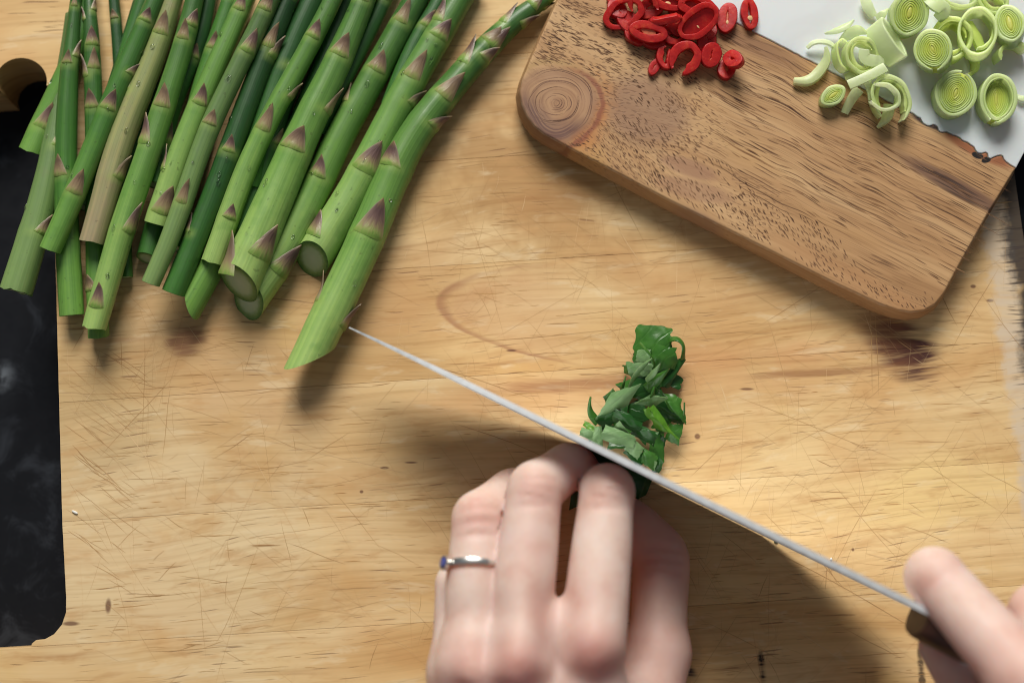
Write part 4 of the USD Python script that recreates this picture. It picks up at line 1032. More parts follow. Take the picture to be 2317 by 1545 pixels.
def sheet(top, Nx, thick):
    """A thin closed sheet; returns vertices, triangles and, for each vertex, the grid point of the top it belongs to."""
    n, nu = top.shape[:2]
    if Nx is None:
        e1 = np.gradient(top, axis=0); e2 = np.gradient(top, axis=1)
        Nn = np.cross(e2, e1); Nn /= np.maximum(np.linalg.norm(Nn, axis=-1, keepdims=True), 1e-12)
        Nn = np.where(Nn[..., 2:].mean() < 0, -Nn, Nn)
    else:
        Nn = np.repeat(Nx[:, None], nu, 1)
    bot = top - Nn * thick
    m = n * nu
    rim = [j for j in range(nu)] + [i * nu + nu - 1 for i in range(1, n)] + [(n - 1) * nu + j for j in range(nu - 2, -1, -1)] + [i * nu for i in range(n - 2, 0, -1)]
    tf, bf, k = top.reshape(-1, 3), bot.reshape(-1, 3), len(rim)
    V = np.vstack([tf, bf, tf[rim], bf[rim]])
    idx = np.concatenate([np.arange(m), np.arange(m), rim, rim])
    F = []
    for i in range(n - 1):
        for j in range(nu - 1):
            a = i * nu + j
            F += [[a, a + 1, a + nu + 1], [a, a + nu + 1, a + nu], [m + a, m + a + nu + 1, m + a + 1], [m + a, m + a + nu, m + a + nu + 1]]
    for q in range(k):
        a, b = 2 * m + q, 2 * m + (q + 1) % k
        F += [[a, a + k, b + k], [a, b + k, b]]
    F = np.array(F)
    e1, e2 = V[F[0][1]] - V[F[0][0]], V[F[0][2]] - V[F[0][0]]
    if np.cross(e1, e2) @ (tf[F[0][0]] - bf[F[0][0]]) < 0:
        F = F[:, ::-1]
    return V, F, idx


def leek_strip(label, pts, wid, thick=1.0, roll=0, cup=0.0, kin=0.1, pale=0.5, n=18):
    v, f, _ = ribbon(pts, wid, thick, roll=roll, cup=cup, n=n)
    t = obj('leek_strip', (v, f), M_leek, attrs=leek_attrs(len(v), np.zeros(len(v)), kin, pale), label=label, cat='leek strip', group='loose leek strips on the serving board')


h0 = SHM
leek_disc('upright oval leek slice at the top of the heap with a dark slit centre', 2054, 34, 90, 108, 8, 7.0, 2.0, 12, 110, 9, 1)
leek_ring('leek ring under the large slice in the middle, its rim showing at the right', 2150, 92, 92, 108, 15, 7, 1.4, 0, 8, 150, seed=2, inner=1, kin=0.25, pale=0.05)
leek_disc('large tilted leek slice in the middle with a torn outer layer', 2112, 118, 86, 100, -14, 7, 4.0, 20, 165, 9, 3, split=(255, 1))
leek_ring('open leek ring leaning at the right of the heap', 2210, 80, 92, 128, 8, 6.5, 1.3, 3.0, 14, 200, seed=4, pale=0.2, inner=0, kin=0.15)
leek_strip('leek strip standing inside the open leaning ring', [(2196, 50, h0 + 5), (2212, 85, h0 + 6), (2226, 118, h0 + 5)], [18, 34, 26], 1.2, 30, 0.5, 0.35, 0.0)
leek_ring('inner leek layer nested along the right side of the open ring', 2216, 74, 66, 104, 8, 6, 1.1, 1.0, 12, 200, (-100, 80), seed=41, pale=0.1, kin=0.3)
leek_disc('leek slice cut by the right edge of the photo, tilted to show its core', 2284, 62, 70, 96, -8, 7, 2.0, 18, 190, 8, 5)
leek_ring('shadowed leek ring at the right edge below the tilted slice', 2288, 128, 84, 62, -12, 6, 1.4, 0, 8, 0, (10, 200), seed=6, kin=0.2, pale=0.1)
leek_disc('leek slice lying flat on the marble with a crack in its rings', 2157, 216, 98, 112, 16, 6.0, 0, 4, 90, 10, 7, split=(80, 2))
leek_disc('leek slice with sunken yellow-green core, lowest on the marble', 2253, 227, 88, 118, 2, 6.5, 0, 4, 90, 9, 8, hollow=0.38, split=(-110, 1))
leek_ring('pale leek ring tipped on its side, its smooth outer wall up', 2005, 98, 108, 60, 62, 7.5, 1.3, 1.0, 46, -28, seed=9, kin=0.05, pale=0.75)
leek_ring('oval leek ring with clear middle, left of the tipped pale ring', 1945, 128, 78, 92, -16, 6, 1.3, 1.2, 14, 70, seed=10, kin=0.25, pale=0.35, inner=1)
leek_ring('thin loose leek ring left of the oval ring', 1905, 128, 44, 78, -8, 4.5, 0.8, 0, 16, 0, (40, 330), seed=11, kin=0.4, pale=0.3)
leek_ring('large open leek ring straddling the joint at the bottom of the heap', 2012, 228, 92, 118, -18, 6, 1.2, 0, 6, 80, (-75, 215), seed=12, kin=0.1, pale=0.35, inner=1)
leek_ring('leek ring loop lying across the large open ring', 1998, 220, 76, 62, 28, 5, 1.0, 4.5, 12, 90, (-130, 150), seed=13, kin=0.12, pale=0.6)
leek_disc('small lens-shaped leek slice alone on the wood', 1882, 219, 66, 46, -34, 4.5, 0, 6, 80, 5, 14, lens=0.35, wall=1.0)
leek_strip('curved leek arc lying out on the wood farthest left', [(1797, 181, h0 + 2.5), (1830, 180, h0 + 2.5), (1856, 158, h0 + 3), (1871, 130, h0 + 4), (1869, 106, h0 + 5)], [12, 22, 24, 20, 6], 2.0, 10, 0.4, 0.15, 0.55)
leek_strip('straight pale leek strip lying on top across the heap', [(1920, 192, h0 + 8), (1957, 176, h0 + 9), (2004, 152, h0 + 9)], [22, 22, 23], 1.0, 5, 0.2, 0.05, 0.85)
leek_strip('bent whitish leek flake on top of the oval ring', [(1956, 112, h0 + 8.5), (1957, 130, h0 + 8.2), (1975, 138, h0 + 8), (2000, 138, h0 + 7.5)], [22, 28, 28, 24], 0.7, -6, 0.2, 0.0, 1.0)
leek_strip('pale leek strip slanting down onto the wood', [(1944, 202, h0 + 4), (1928, 224, h0 + 3), (1911, 257, h0 + 1)], [26, 22, 18], 0.9, 8, 0.3, 0.1, 0.7)
leek_strip('leek tail hanging below the loop at the bottom', [(2012, 236, h0 + 5), (2006, 264, h0 + 3.5), (1984, 288, h0 + 2)], [26, 24, 4], 1.2, -20, 0.4, 0.1, 0.6)
leek_strip('whitish leek arc in its own shadow on the marble, left of the heap', [(1825, 109, h0 + 2), (1838, 97, h0 + 3.5), (1858, 93, h0 + 4), (1878, 97, h0 + 4), (1893, 110, h0 + 3)], [8, 12, 14, 14, 10], 0.8, 30, 0.0, 0.0, 1.0)
leek_strip('pale leek strip at the top edge left of the uppermost slice', [(1956, -6, h0 + 3), (1964, 16, h0 + 3), (1978, 38, h0 + 2)], [22, 26, 18], 1.0, -15, 0.3, 0.05, 0.85)
leek_strip('folded leek piece at the top edge between the two largest slices', [(2098, -8, h0 + 10), (2122, 10, h0 + 12), (2136, 22, h0 + 11), (2120, 44, h0 + 8)], [36, 40, 38, 24], 1.0, 12, 0.5, 0.1, 0.55)
leek_ring('leek ring cut by the top edge of the photo', 2168, -4, 84, 56, 10, 6, 1.3, 2, 12, 90, seed=15, kin=0.2, pale=0.4)
leek_ring('leek slice edge at the top right edge of the photo', 2242, 8, 76, 60, 20, 6, 1.3, 0, 10, 100, seed=16, kin=0.2, pale=0.2, inner=1)
leek_ring('dark leek rim peeping out below the middle slices', 2186, 150, 52, 66, 30, 5, 1.4, 0, 6, 0, (-70, 110), seed=17, kin=0.3, pale=0.0)
leek_strip('ragged leek shred at the left of the tipped ring', [(1866, 76, h0 + 2), (1890, 70, h0 + 4), (1914, 60, h0 + 5), (1932, 46, h0 + 5)], [4, 16, 18, 4], 0.5, 18, 0.4, 0.1, 0.6)
leek_strip('frilly leek shred leaning on the tipped ring', [(1900, 92, h0 + 2), (1922, 78, h0 + 5), (1944, 70, h0 + 7), (1960, 76, h0 + 6)], [8, 26, 28, 8], 0.5, -14, 0.5, 0.3, 0.4)
leek_strip('pointed leek scrap beside the uppermost slice', [(1984, 44, h0 + 4), (1998, 32, h0 + 6), (2010, 20, h0 + 6)], [24, 18, 3], 0.6, 10, 0.2, 0.2, 0.5)
leek_strip('small clear leek flake under the straight strip', [(1962, 186, h0 + 6), (1968, 200, h0 + 6), (1967, 228, h0 + 5)], [18, 16, 4], 0.5, 0, 0.2, 0.0, 1.0)
leek_strip('short leek stub at the left end of the straight strip', [(1912, 176, h0 + 3), (1926, 170, h0 + 4), (1942, 164, h0 + 4)], [16, 18, 12], 0.8, 14, 0.2, 0.2, 0.5)
leek_strip('small leek curl at the right edge of the photo on the marble', [(2300, 216, h0 + 1.5), (2310, 222, h0 + 2), (2326, 222, h0 + 2)], [10, 14, 12], 0.8, 10, 0.2, 0.1, 0.6)

# ------------------------------------------------------------------ chopped leaves
def leaf_material(name, cols, rough):
    g = G(); p = g.pos(); uv = g.attr('luv', 'vector')
    n = g.noise(p, 260, 3, 0.6)
    w = g.n('wave_texture', 'fac', wave_type='bands', bands_direction='diagonal', vector=uv, scale=0.9, distortion=5.0, detail=2.0, detail_scale=1.0)
    vf = g.mul(g.step(w, 0.90, 1.0), 0.8)
    c = g.ramp(n, [(0.3, cols[0]), (0.55, cols[1]), (0.8, cols[2])])
    c = g.mix(g.mul(vf, 0.14), c, cols[3])
    b = g.bump(g.add(g.mul(vf, -0.6), g.mul(n, 0.8)), 0.30, 0.0005)
    pr = g.n('principled_bsdf', 'BSDF', base_color=c, roughness=rough, specular_ior_level=0.5, normal=b)
    tr = g.n('translucent_bsdf', 'BSDF', color=g.mix(0.5, c, (0.16, 0.36, 0.03)), normal=b)
    return g.make(name, g.n('mix_closure', 'closure', fac=0.25, closure1=pr, closure2=tr))


LEAF = {'top': leaf_material('leaf_upper_side', [(0.036, 0.140, 0.018), (0.056, 0.190, 0.026), (0.085, 0.240, 0.038), (0.12, 0.28, 0.06)], 0.27),
        'under': leaf_material('leaf_underside_sheen', [(0.155, 0.305, 0.105), (0.21, 0.37, 0.15), (0.265, 0.43, 0.195), (0.31, 0.47, 0.23)], 0.30),  # pale underside, lightened further to paint the sheen into its colour
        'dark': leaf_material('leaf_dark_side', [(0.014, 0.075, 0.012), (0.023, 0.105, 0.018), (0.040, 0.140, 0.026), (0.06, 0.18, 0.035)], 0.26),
        'bright': leaf_material('leaf_bright_cut', [(0.085, 0.25, 0.018), (0.13, 0.33, 0.026), (0.18, 0.39, 0.045), (0.22, 0.43, 0.065)], 0.30)}
LF_GROUP = 'chopped leaf pieces in the pile beside the blade'


def z6(x, y): return 1200 + x / 3.434, 700 + y / 3.434


def leaf_patch(label, corners, hs, curl=1.2, mat='top', seed=0, name='leaf_piece', group=LF_GROUP):
    """Four corners in the order of a loop (photo positions) with their heights in mm; the sheet bulges by curl mm and ripples a little."""
    nu = 13
    cm = np.mean(np.array(corners, float), 0)
    corners = [tuple(cm + (np.array(c) - cm) * 1.13) for c in corners]
    q = [P(*z6(*c), h / 1000) for c, h in zip(corners, hs)]
    s, t = np.meshgrid(np.linspace(0, 1, nu), np.linspace(0, 1, nu), indexing='ij')
    top = ((1 - s) * (1 - t))[..., None] * q[0] + (s * (1 - t))[..., None] * q[1] + (s * t)[..., None] * q[2] + ((1 - s) * t)[..., None] * q[3]
    size = np.linalg.norm(q[0] - q[2])
    rip = meshkit.fbm(np.stack([s * 2.2 + seed * 1.7, t * 2.2, 0 * s + seed], -1), 2) - 0.5
    jag = (meshkit.noise(np.stack([s * 7 + seed * 3, t * 7, 0 * s + 2], -1)) - 0.5) * (np.maximum(np.abs(s - 0.5), np.abs(t - 0.5)) > 0.49)
    top[..., :2] += ((top - top.mean((0, 1)))[..., :2]) * (jag * 0.16)[..., None]
    top[..., 2] += curl / 1000 * (4 * s * (1 - s) * 0.6 + 4 * t * (1 - t) * 0.4) + rip * size * 0.12
    top[..., :2] += ((meshkit.fbm(np.stack([s * 3 + seed, t * 3, 0 * s + 5], -1), 2) - 0.5) * size * 0.10)[..., None] * np.array([1, 0.6])
    v, f, ix_ = sheet(top, None, 0.00028)
    luv = np.column_stack([(s * 1.3 + seed).ravel()[ix_], (t * 1.3).ravel()[ix_], np.zeros(len(v))])
    return obj(name, (v, f), LEAF[mat], attrs={'luv': luv}, label=label, cat='leaf piece', group=group)


def leaf_ribbon(label, pts, wid, mat='top', roll=0, cup=0.3, seed=0):
    v, f, i = ribbon([(*z6(x, y), h) for x, y, h in pts], np.atleast_1d(wid) / 3.434 * 1.0, 0.32, 7, roll, cup, 16)
    luv = np.column_stack([(i % 7) / 6 * 0.5 + seed, (i // 7) / 15 * 2, np.zeros(len(v))])
    return obj('leaf_piece', (v, f), LEAF[mat], attrs={'luv': luv}, label=label, cat='leaf piece', group=LF_GROUP)


leaf_patch('broad flat leaf square with a visible vein, farthest from the blade', [(830, 140), (1082, 160), (1075, 300), (808, 410)], [4, 5, 6, 2.5], 1.5, 'top', 1)
leaf_ribbon('curled leaf loop with ragged edge at the top right of the pile', [(1085, 235, 7), (1140, 228, 9), (1185, 265, 9), (1192, 340, 8), (1180, 410, 5)], [50, 60, 56, 50, 60], 'top', [35, 45, 60, 55, 30], 0.3, 2)
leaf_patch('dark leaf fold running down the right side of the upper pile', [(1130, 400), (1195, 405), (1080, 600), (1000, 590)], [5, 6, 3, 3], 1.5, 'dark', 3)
leaf_patch('grey-green leaf underside scrap on the flat square', [(840, 318), (930, 318), (905, 430), (822, 405)], [5, 6, 6, 4], 0.8, 'under', 4)
leaf_patch('rounded leaf piece with vein lying over the flat square', [(948, 282), (1122, 312), (1122, 452), (962, 465)], [8, 9, 6, 7], 2.2, 'top', 5)
leaf_patch('dull leaf piece jutting out at the upper left', [(752, 412), (935, 428), (938, 500), (790, 528)], [6, 8, 7, 4], 1.0, 'under', 6)
leaf_patch('small dark leaf corner tucked below the jutting piece', [(722, 440), (770, 430), (800, 520), (735, 500)], [2, 4, 4, 1], 0.5, 'top', 61)
leaf_ribbon('narrow leaf blade standing upright over the rounded piece', [(858, 258, 10), (900, 310, 13), (945, 370, 13), (968, 450, 9)], [18, 34, 36, 20], 'top', [40, 55, 60, 60], 0.2, 7)
leaf_ribbon('slender pale leaf sliver pointing to the upper right', [(946, 380, 14), (890, 430, 13), (820, 510, 10), (765, 615, 5)], [10, 44, 36, 18], 'under', [20, 30, 30, 30], 0.3, 8)
leaf_ribbon('pointed leaf sliver in the middle, next to the pale one', [(1010, 420, 15), (965, 485, 13), (900, 550, 9)], [8, 52, 40], 'under', [-15, -20, -20], 0.3, 9)
leaf_ribbon('broad pointed leaf sliver right of the middle', [(1077, 465, 13), (1010, 520, 11), (905, 620, 6)], [6, 84, 90], 'top', [-20, -10, -5], 0.5, 10)
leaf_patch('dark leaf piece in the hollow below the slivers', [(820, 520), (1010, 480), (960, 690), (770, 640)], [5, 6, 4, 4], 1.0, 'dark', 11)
leaf_patch('small pointed leaf piece sticking out at the left', [(668, 580), (780, 548), (752, 640), (705, 630)], [2, 5, 4, 2], 0.5, 'top', 12)
leaf_ribbon('fine leaf shred leaning at the left of the slivers', [(745, 518, 9), (728, 570, 8), (712, 645, 4)], [6, 26, 24], 'top', [30, 30, 20], 0.2, 13)
leaf_patch('large pale leaf underside catching the light on the left', [(640, 655), (842, 592), (742, 745), (520, 850)], [10, 12, 8, 6], 1.5, 'under', 14)
leaf_patch('little leaf tab above the large pale underside', [(568, 680), (642, 620), (668, 670), (590, 722)], [5, 7, 6, 4], 0.6, 'top', 15)
leaf_ribbon('leaf strip curled up at the far left tip', [(470, 678, 7), (462, 740, 6), (470, 800, 5), (530, 880, 4)], [10, 30, 64, 70], 'top', [30, 20, 10, 0], 0.5, 16)
leaf_patch('dark leaf fold below the large pale underside', [(512, 850), (672, 770), (705, 850), (565, 925)], [6, 8, 6, 3], 1.8, 'dark', 17)
leaf_patch('rolled leaf strip shining in the middle of the lower pile', [(668, 775), (860, 880), (808, 965), (640, 855)], [9, 9, 7, 6], 2.6, 'dark', 18)
leaf_patch('wet leaf fold pointing right in the middle of the pile', [(815, 735), (940, 668), (1062, 688), (965, 752)], [8, 11, 10, 7], 1.2, 'under', 19)
leaf_ribbon('upright leaf tip standing beside the wet fold', [(965, 600, 13), (955, 650, 12), (945, 710, 8)], [10, 44, 40], 'top', [40, 40, 30], 0.2, 20)
leaf_patch('broad leaf roll ending squarely at the right of the pile', [(985, 620), (1165, 705), (1195, 868), (1075, 760)], [6, 8, 6, 8], 2.2, 'top', 21)
leaf_patch('dark under-fold of the broad right roll', [(935, 775), (1090, 760), (1198, 870), (1160, 885)], [4, 6, 4, 3], 0.8, 'dark', 22)
leaf_ribbon('leaf edge standing up at the right end of the broad roll', [(1200, 722, 9), (1198, 800, 8), (1190, 870, 6)], [14, 26, 26], 'top', [60, 60, 60], 0.1, 23)
leaf_patch('bright green leaf slice lying diagonally at the lower right', [(892, 790), (960, 760), (1135, 1000), (975, 915)], [10, 10, 6, 7], 1.4, 'bright', 24)
leaf_patch('folded leaf end below the bright slice at the right', [(1080, 900), (1178, 900), (1142, 1050), (1045, 1005)], [4, 6, 4, 3], 1.2, 'top', 25)
leaf_patch('dark leaf roll crossing toward the blade', [(820, 895), (985, 962), (945, 1055), (790, 975)], [8, 9, 6, 6], 2.2, 'dark', 26)
leaf_patch('pale leaf lip at the end of the dark roll', [(905, 965), (990, 960), (950, 1050), (930, 1020)], [8, 9.5, 7, 7], 0.6, 'under', 27)
leaf_patch('small leaf square sticking out left next to the blade', [(428, 868), (512, 918), (488, 960), (412, 905)], [3, 5, 5, 3], 0.4, 'bright', 28)
leaf_patch('wet pale leaf piece touching the blade at the left', [(402, 920), (490, 955), (480, 1022), (385, 975)], [7, 8, 6, 6], 1.2, 'under', 29)
leaf_patch('second wet leaf piece at the blade, next to the left one', [(498, 918), (552, 918), (556, 1055), (478, 1030)], [8, 9, 6, 6], 1.4, 'under', 30)
leaf_patch('widest pale leaf piece lying along the blade', [(590, 908), (800, 985), (778, 1075), (555, 1005)], [11, 11, 9, 9], 1.4, 'under', 31)
leaf_patch('leaf corner rising behind the widest pale piece', [(690, 872), (760, 962), (700, 960), (625, 938)], [12, 10, 9, 9], 0.6, 'under', 32)
leaf_patch('pale leaf piece stepping down right along the blade', [(798, 1000), (872, 1080), (832, 1155), (735, 1085)], [10, 9, 8, 8], 1.0, 'under', 33)
leaf_patch('narrow leaf piece at the lower end of the pile by the blade', [(872, 1080), (982, 1145), (962, 1240), (870, 1185)], [8, 7, 5, 6], 1.4, 'top', 34)
leaf_patch('dark leaf end at the lowest right corner of the pile', [(978, 1138), (1032, 1188), (1002, 1265), (948, 1250)], [5, 6, 3, 3], 0.8, 'dark', 35)
leaf_patch('pale cut leaf edge in front of the dark leaf end', [(930, 1165), (985, 1185), (960, 1245), (895, 1205)], [7, 7, 5, 5], 0.5, 'under', 36)
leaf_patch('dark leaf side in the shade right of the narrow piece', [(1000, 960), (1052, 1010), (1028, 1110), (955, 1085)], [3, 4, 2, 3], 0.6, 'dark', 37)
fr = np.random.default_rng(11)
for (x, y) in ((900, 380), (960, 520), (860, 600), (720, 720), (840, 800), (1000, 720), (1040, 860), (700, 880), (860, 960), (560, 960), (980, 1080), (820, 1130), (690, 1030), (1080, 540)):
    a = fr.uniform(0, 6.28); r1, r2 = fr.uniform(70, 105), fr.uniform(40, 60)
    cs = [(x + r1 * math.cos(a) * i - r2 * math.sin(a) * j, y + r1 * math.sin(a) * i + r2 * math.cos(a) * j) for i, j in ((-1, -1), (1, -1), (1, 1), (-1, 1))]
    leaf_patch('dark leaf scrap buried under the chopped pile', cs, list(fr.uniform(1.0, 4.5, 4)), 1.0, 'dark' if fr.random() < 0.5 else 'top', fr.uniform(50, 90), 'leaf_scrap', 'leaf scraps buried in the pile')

# ------------------------------------------------------------------ knife
KA, KB = P(1310, 1004, 0.0), P(1720, 1208, 0.0)
KE = (KB - KA) / np.linalg.norm(KB - KA)
mid = (KA + KB) / 2
KU = (CAM - mid) - ((CAM - mid) @ KE) * KE
KU /= np.linalg.norm(KU)
KU = rot_axis(KE, math.radians(1.4)) @ KU if (rot_axis(KE, math.radians(1.4)) @ KU)[2] > KU[2] else rot_axis(KE, -math.radians(1.4)) @ KU
KN = np.cross(KE, KU)   # across the blade
if KN[1] < 0: KN = -KN


def K3(s, t, n=0.0): return KA + KE * s + KU * t + KN * n


def s_at(px, t):
    lo, hi = -0.2, 0.3
    for _ in range(50):
        m_ = (lo + hi) / 2
        if proj(K3(m_, t))[0] < px: lo = m_
        else: hi = m_
    return lo


S0, S1 = 0.004, s_at(1720, 0.0)
S_TIP, T_TIP = s_at(790, 0.0225), 0.0225
S_HEEL = s_at(2082, 0.045)
ss = np.r_[np.linspace(S_TIP, S_TIP + 0.03, 14), np.linspace(S_TIP + 0.034, S_HEEL, 44)]
edge_t = np.where(ss < S0, ((S0 - ss) / (S0 - S_TIP)) ** 1.55 * T_TIP, np.where(ss > S1, ((ss - S1) / (S_HEEL - S1)) ** 1.4 * 0.0145, 0.0)) + 0.0003
frac = (ss - S_TIP) / (S_HEEL - S_TIP)
spine_t = T_TIP + (0.0240 + 0.019 * frac) * (1 - np.exp(-frac * 7.5)) + 0.0003
half = 0.00025 + (0.00095 - 0.00025) * np.clip(frac * 4.5, 0, 1) ** 0.8
K = 11
prof_t = np.array([0.0, 0.08, 0.35, 0.7, 1.0, 1.0, 1.0, 0.7, 0.35, 0.08])
prof_n = np.array([0.0, 0.16, 0.45, 0.78, 1.0, 0.0, -1.0, -0.78, -0.45, -0.16])
prof_n[5] = 0
V = []
for s, a, b, hw in zip(ss, edge_t, spine_t, half):
    tt = a + (b - a) * prof_t
    nn = prof_n * hw
    tt[4] = tt[6] = b - 0.00002
    V += [K3(s, t_, n_) for t_, n_ in zip(tt, nn)]
    # flat spine top
V = np.array(V); K = 10
F = []
for i in range(len(ss) - 1):
    for k in range(K):
        k2 = (k + 1) % K
        F += [[i * K + k, (i + 1) * K + k, (i + 1) * K + k2], [i * K + k, (i + 1) * K + k2, i * K + k2]]
F += [[0, k, k + 1] for k in range(1, K - 1)] + [[(len(ss) - 1) * K, (len(ss) - 1) * K + k + 1, (len(ss) - 1) * K + k] for k in range(1, K - 1)]
g = G(); p = g.pos()
br = g.noise(g.map(p, (500, 500, 500), (0, 0, 0.46)), 1, 2, 0.5)
M_steel = g.principled('brushed_steel', base_color=(0.80, 0.82, 0.84), metallic=1.0, roughness=g.step(br, 0.3, 0.7, 0.54, 0.64))
g = G(); p = g.pos()
hn = g.noise(g.map(p, (30, 400, 400), (0, 0, 0.46)), 1, 3, 0.6)
M_handle = g.principled('dark_handle_wood', base_color=g.ramp(hn, [(0.3, (0.050, 0.018, 0.010)), (0.6, (0.105, 0.038, 0.020)), (0.8, (0.15, 0.06, 0.03))]), roughness=0.42)
knife = thing('chef_knife', 'long chef knife seen along its thin steel spine, held in the right hand', 'knife', None, K3(S1, 0))
mesh_blade = trimesh.Trimesh(V, np.array(F), process=False)
mesh_blade.fix_normals()
obj('blade', mesh_blade, M_steel, knife, smooth=25)


def rounded_prism(ax0, ax1, t0, t1, n0, steps=10, drop=0.0, r=0.35):
    th = np.linspace(0, 2 * math.pi, 28, endpoint=False)
    V, F = [], []
    S_ = np.r_[0, 0.012, np.linspace(0.04, 0.96, steps), 0.99, 1]
    for q in S_:
        s = ax0 + (ax1 - ax0) * q
        sc = 0.90 if q in (0, 1) else (0.97 if q in (0.012, 0.99) else 1)
        sw = 1 + 0.10 * math.sin(q * 5.2)
        c_ = (t0 + t1) / 2 - drop * q * q
        for a in th:
            ct, cn = math.cos(a), math.sin(a)
            e = 2.8
            k_ = (abs(ct) ** e + abs(cn) ** e) ** (-1 / e)
            V.append(K3(s, c_ + ct * k_ * (t1 - t0) / 2 * sc * sw, cn * k_ * n0 * sc))
    m = len(th)
    for i in range(len(S_) - 1):
        for k in range(m):
            k2 = (k + 1) % m
            F += [[i * m + k, (i + 1) * m + k, (i + 1) * m + k2], [i * m + k, (i + 1) * m + k2, i * m + k2]]
    V += [K3(ax0, (t0 + t1) / 2), K3(ax1, (t0 + t1) / 2 - drop)]
    nlast = (len(S_) - 1) * m
    F += [[k, (k + 1) % m, len(V) - 2] for k in range(m)] + [[nlast + (k + 1) % m, nlast + k, len(V) - 1] for k in range(m)]
    msh = trimesh.Trimesh(np.array(V), np.array(F), process=False); msh.fix_normals()
    return msh


tH = spine_t[-1]
obj('handle', rounded_prism(S_HEEL - 0.0015, S_HEEL + 0.115, tH - 0.027, tH - 0.001, 0.0088, drop=0.004), M_handle, knife, smooth=50)
for k in range(3):
    s = S_HEEL + 0.018 + 0.038 * k
    rv = trimesh.creation.cylinder(radius=0.0028, height=0.0182, sections=20)
    Tm = np.eye(4); Tm[:3, 0] = KE; Tm[:3, 1] = KU; Tm[:3, 2] = np.cross(KE, KU); Tm[:3, 3] = K3(s, tH - 0.014)
    rv.apply_transform(Tm)
    obj('rivet', rv, M_steel, knife)

# ------------------------------------------------------------------ hands
g = G(); p = g.pos(); red = g.attr('red')
n1 = g.noise(p, 95, 3, 0.55); n2 = g.noise(p, 900, 2, 0.5)
c = g.ramp(n1, [(0.28, (0.66, 0.425, 0.355)), (0.5, (0.74, 0.545, 0.47)), (0.74, (0.79, 0.63, 0.56))])
c = g.mix(g.math('multiply', g.mul(red, g.step(n1, 0.25, 0.65, 0.6, 1.0)), 0.85, clamp=True), c, (0.52, 0.20, 0.165))
c = g.mix(g.mul(g.step(g.noise(p, 48, 3, 0.5), 0.52, 0.70), 0.35), c, (0.66, 0.42, 0.40))
vor = g.n('voronoi_texture', 'distance', feature='distance_to_edge', vector=p, scale=900.0)
M_skin = g.principled('skin', base_color=c, roughness=g.step(n2, 0.3, 0.7, 0.46, 0.60), specular_ior_level=0.35, subsurface_weight=0.40, subsurface_scale=0.0022, subsurface_radius=(1.0, 0.36, 0.2), normal=g.bump(g.add(g.mul(g.step(vor, 0.0, 0.12), 0.5), g.mul(n2, 0.4)), 0.22, 0.00022))
g = G()
M_nail = g.principled('finger_nail', base_color=(0.66, 0.40, 0.35), roughness=0.25, subsurface_weight=0.3, subsurface_scale=0.002)


def smooth_chain(ch, sub=4):
    """Rounds the bends of a chain of (point, radius) and resamples it."""
    pts = np.array([q for q, _ in ch]); r = np.array([w for _, w in ch])
    d = np.r_[0, np.cumsum(np.linalg.norm(np.diff(pts, axis=0), axis=1))]
    t = np.unique(np.concatenate([np.linspace(a, b, sub + 1) for a, b in zip(d[:-1], d[1:])]))
    from scipy.interpolate import PchipInterpolator
    q = PchipInterpolator(d, pts)(t); rr = PchipInterpolator(d, r)(t)
    return list(zip(q, rr))


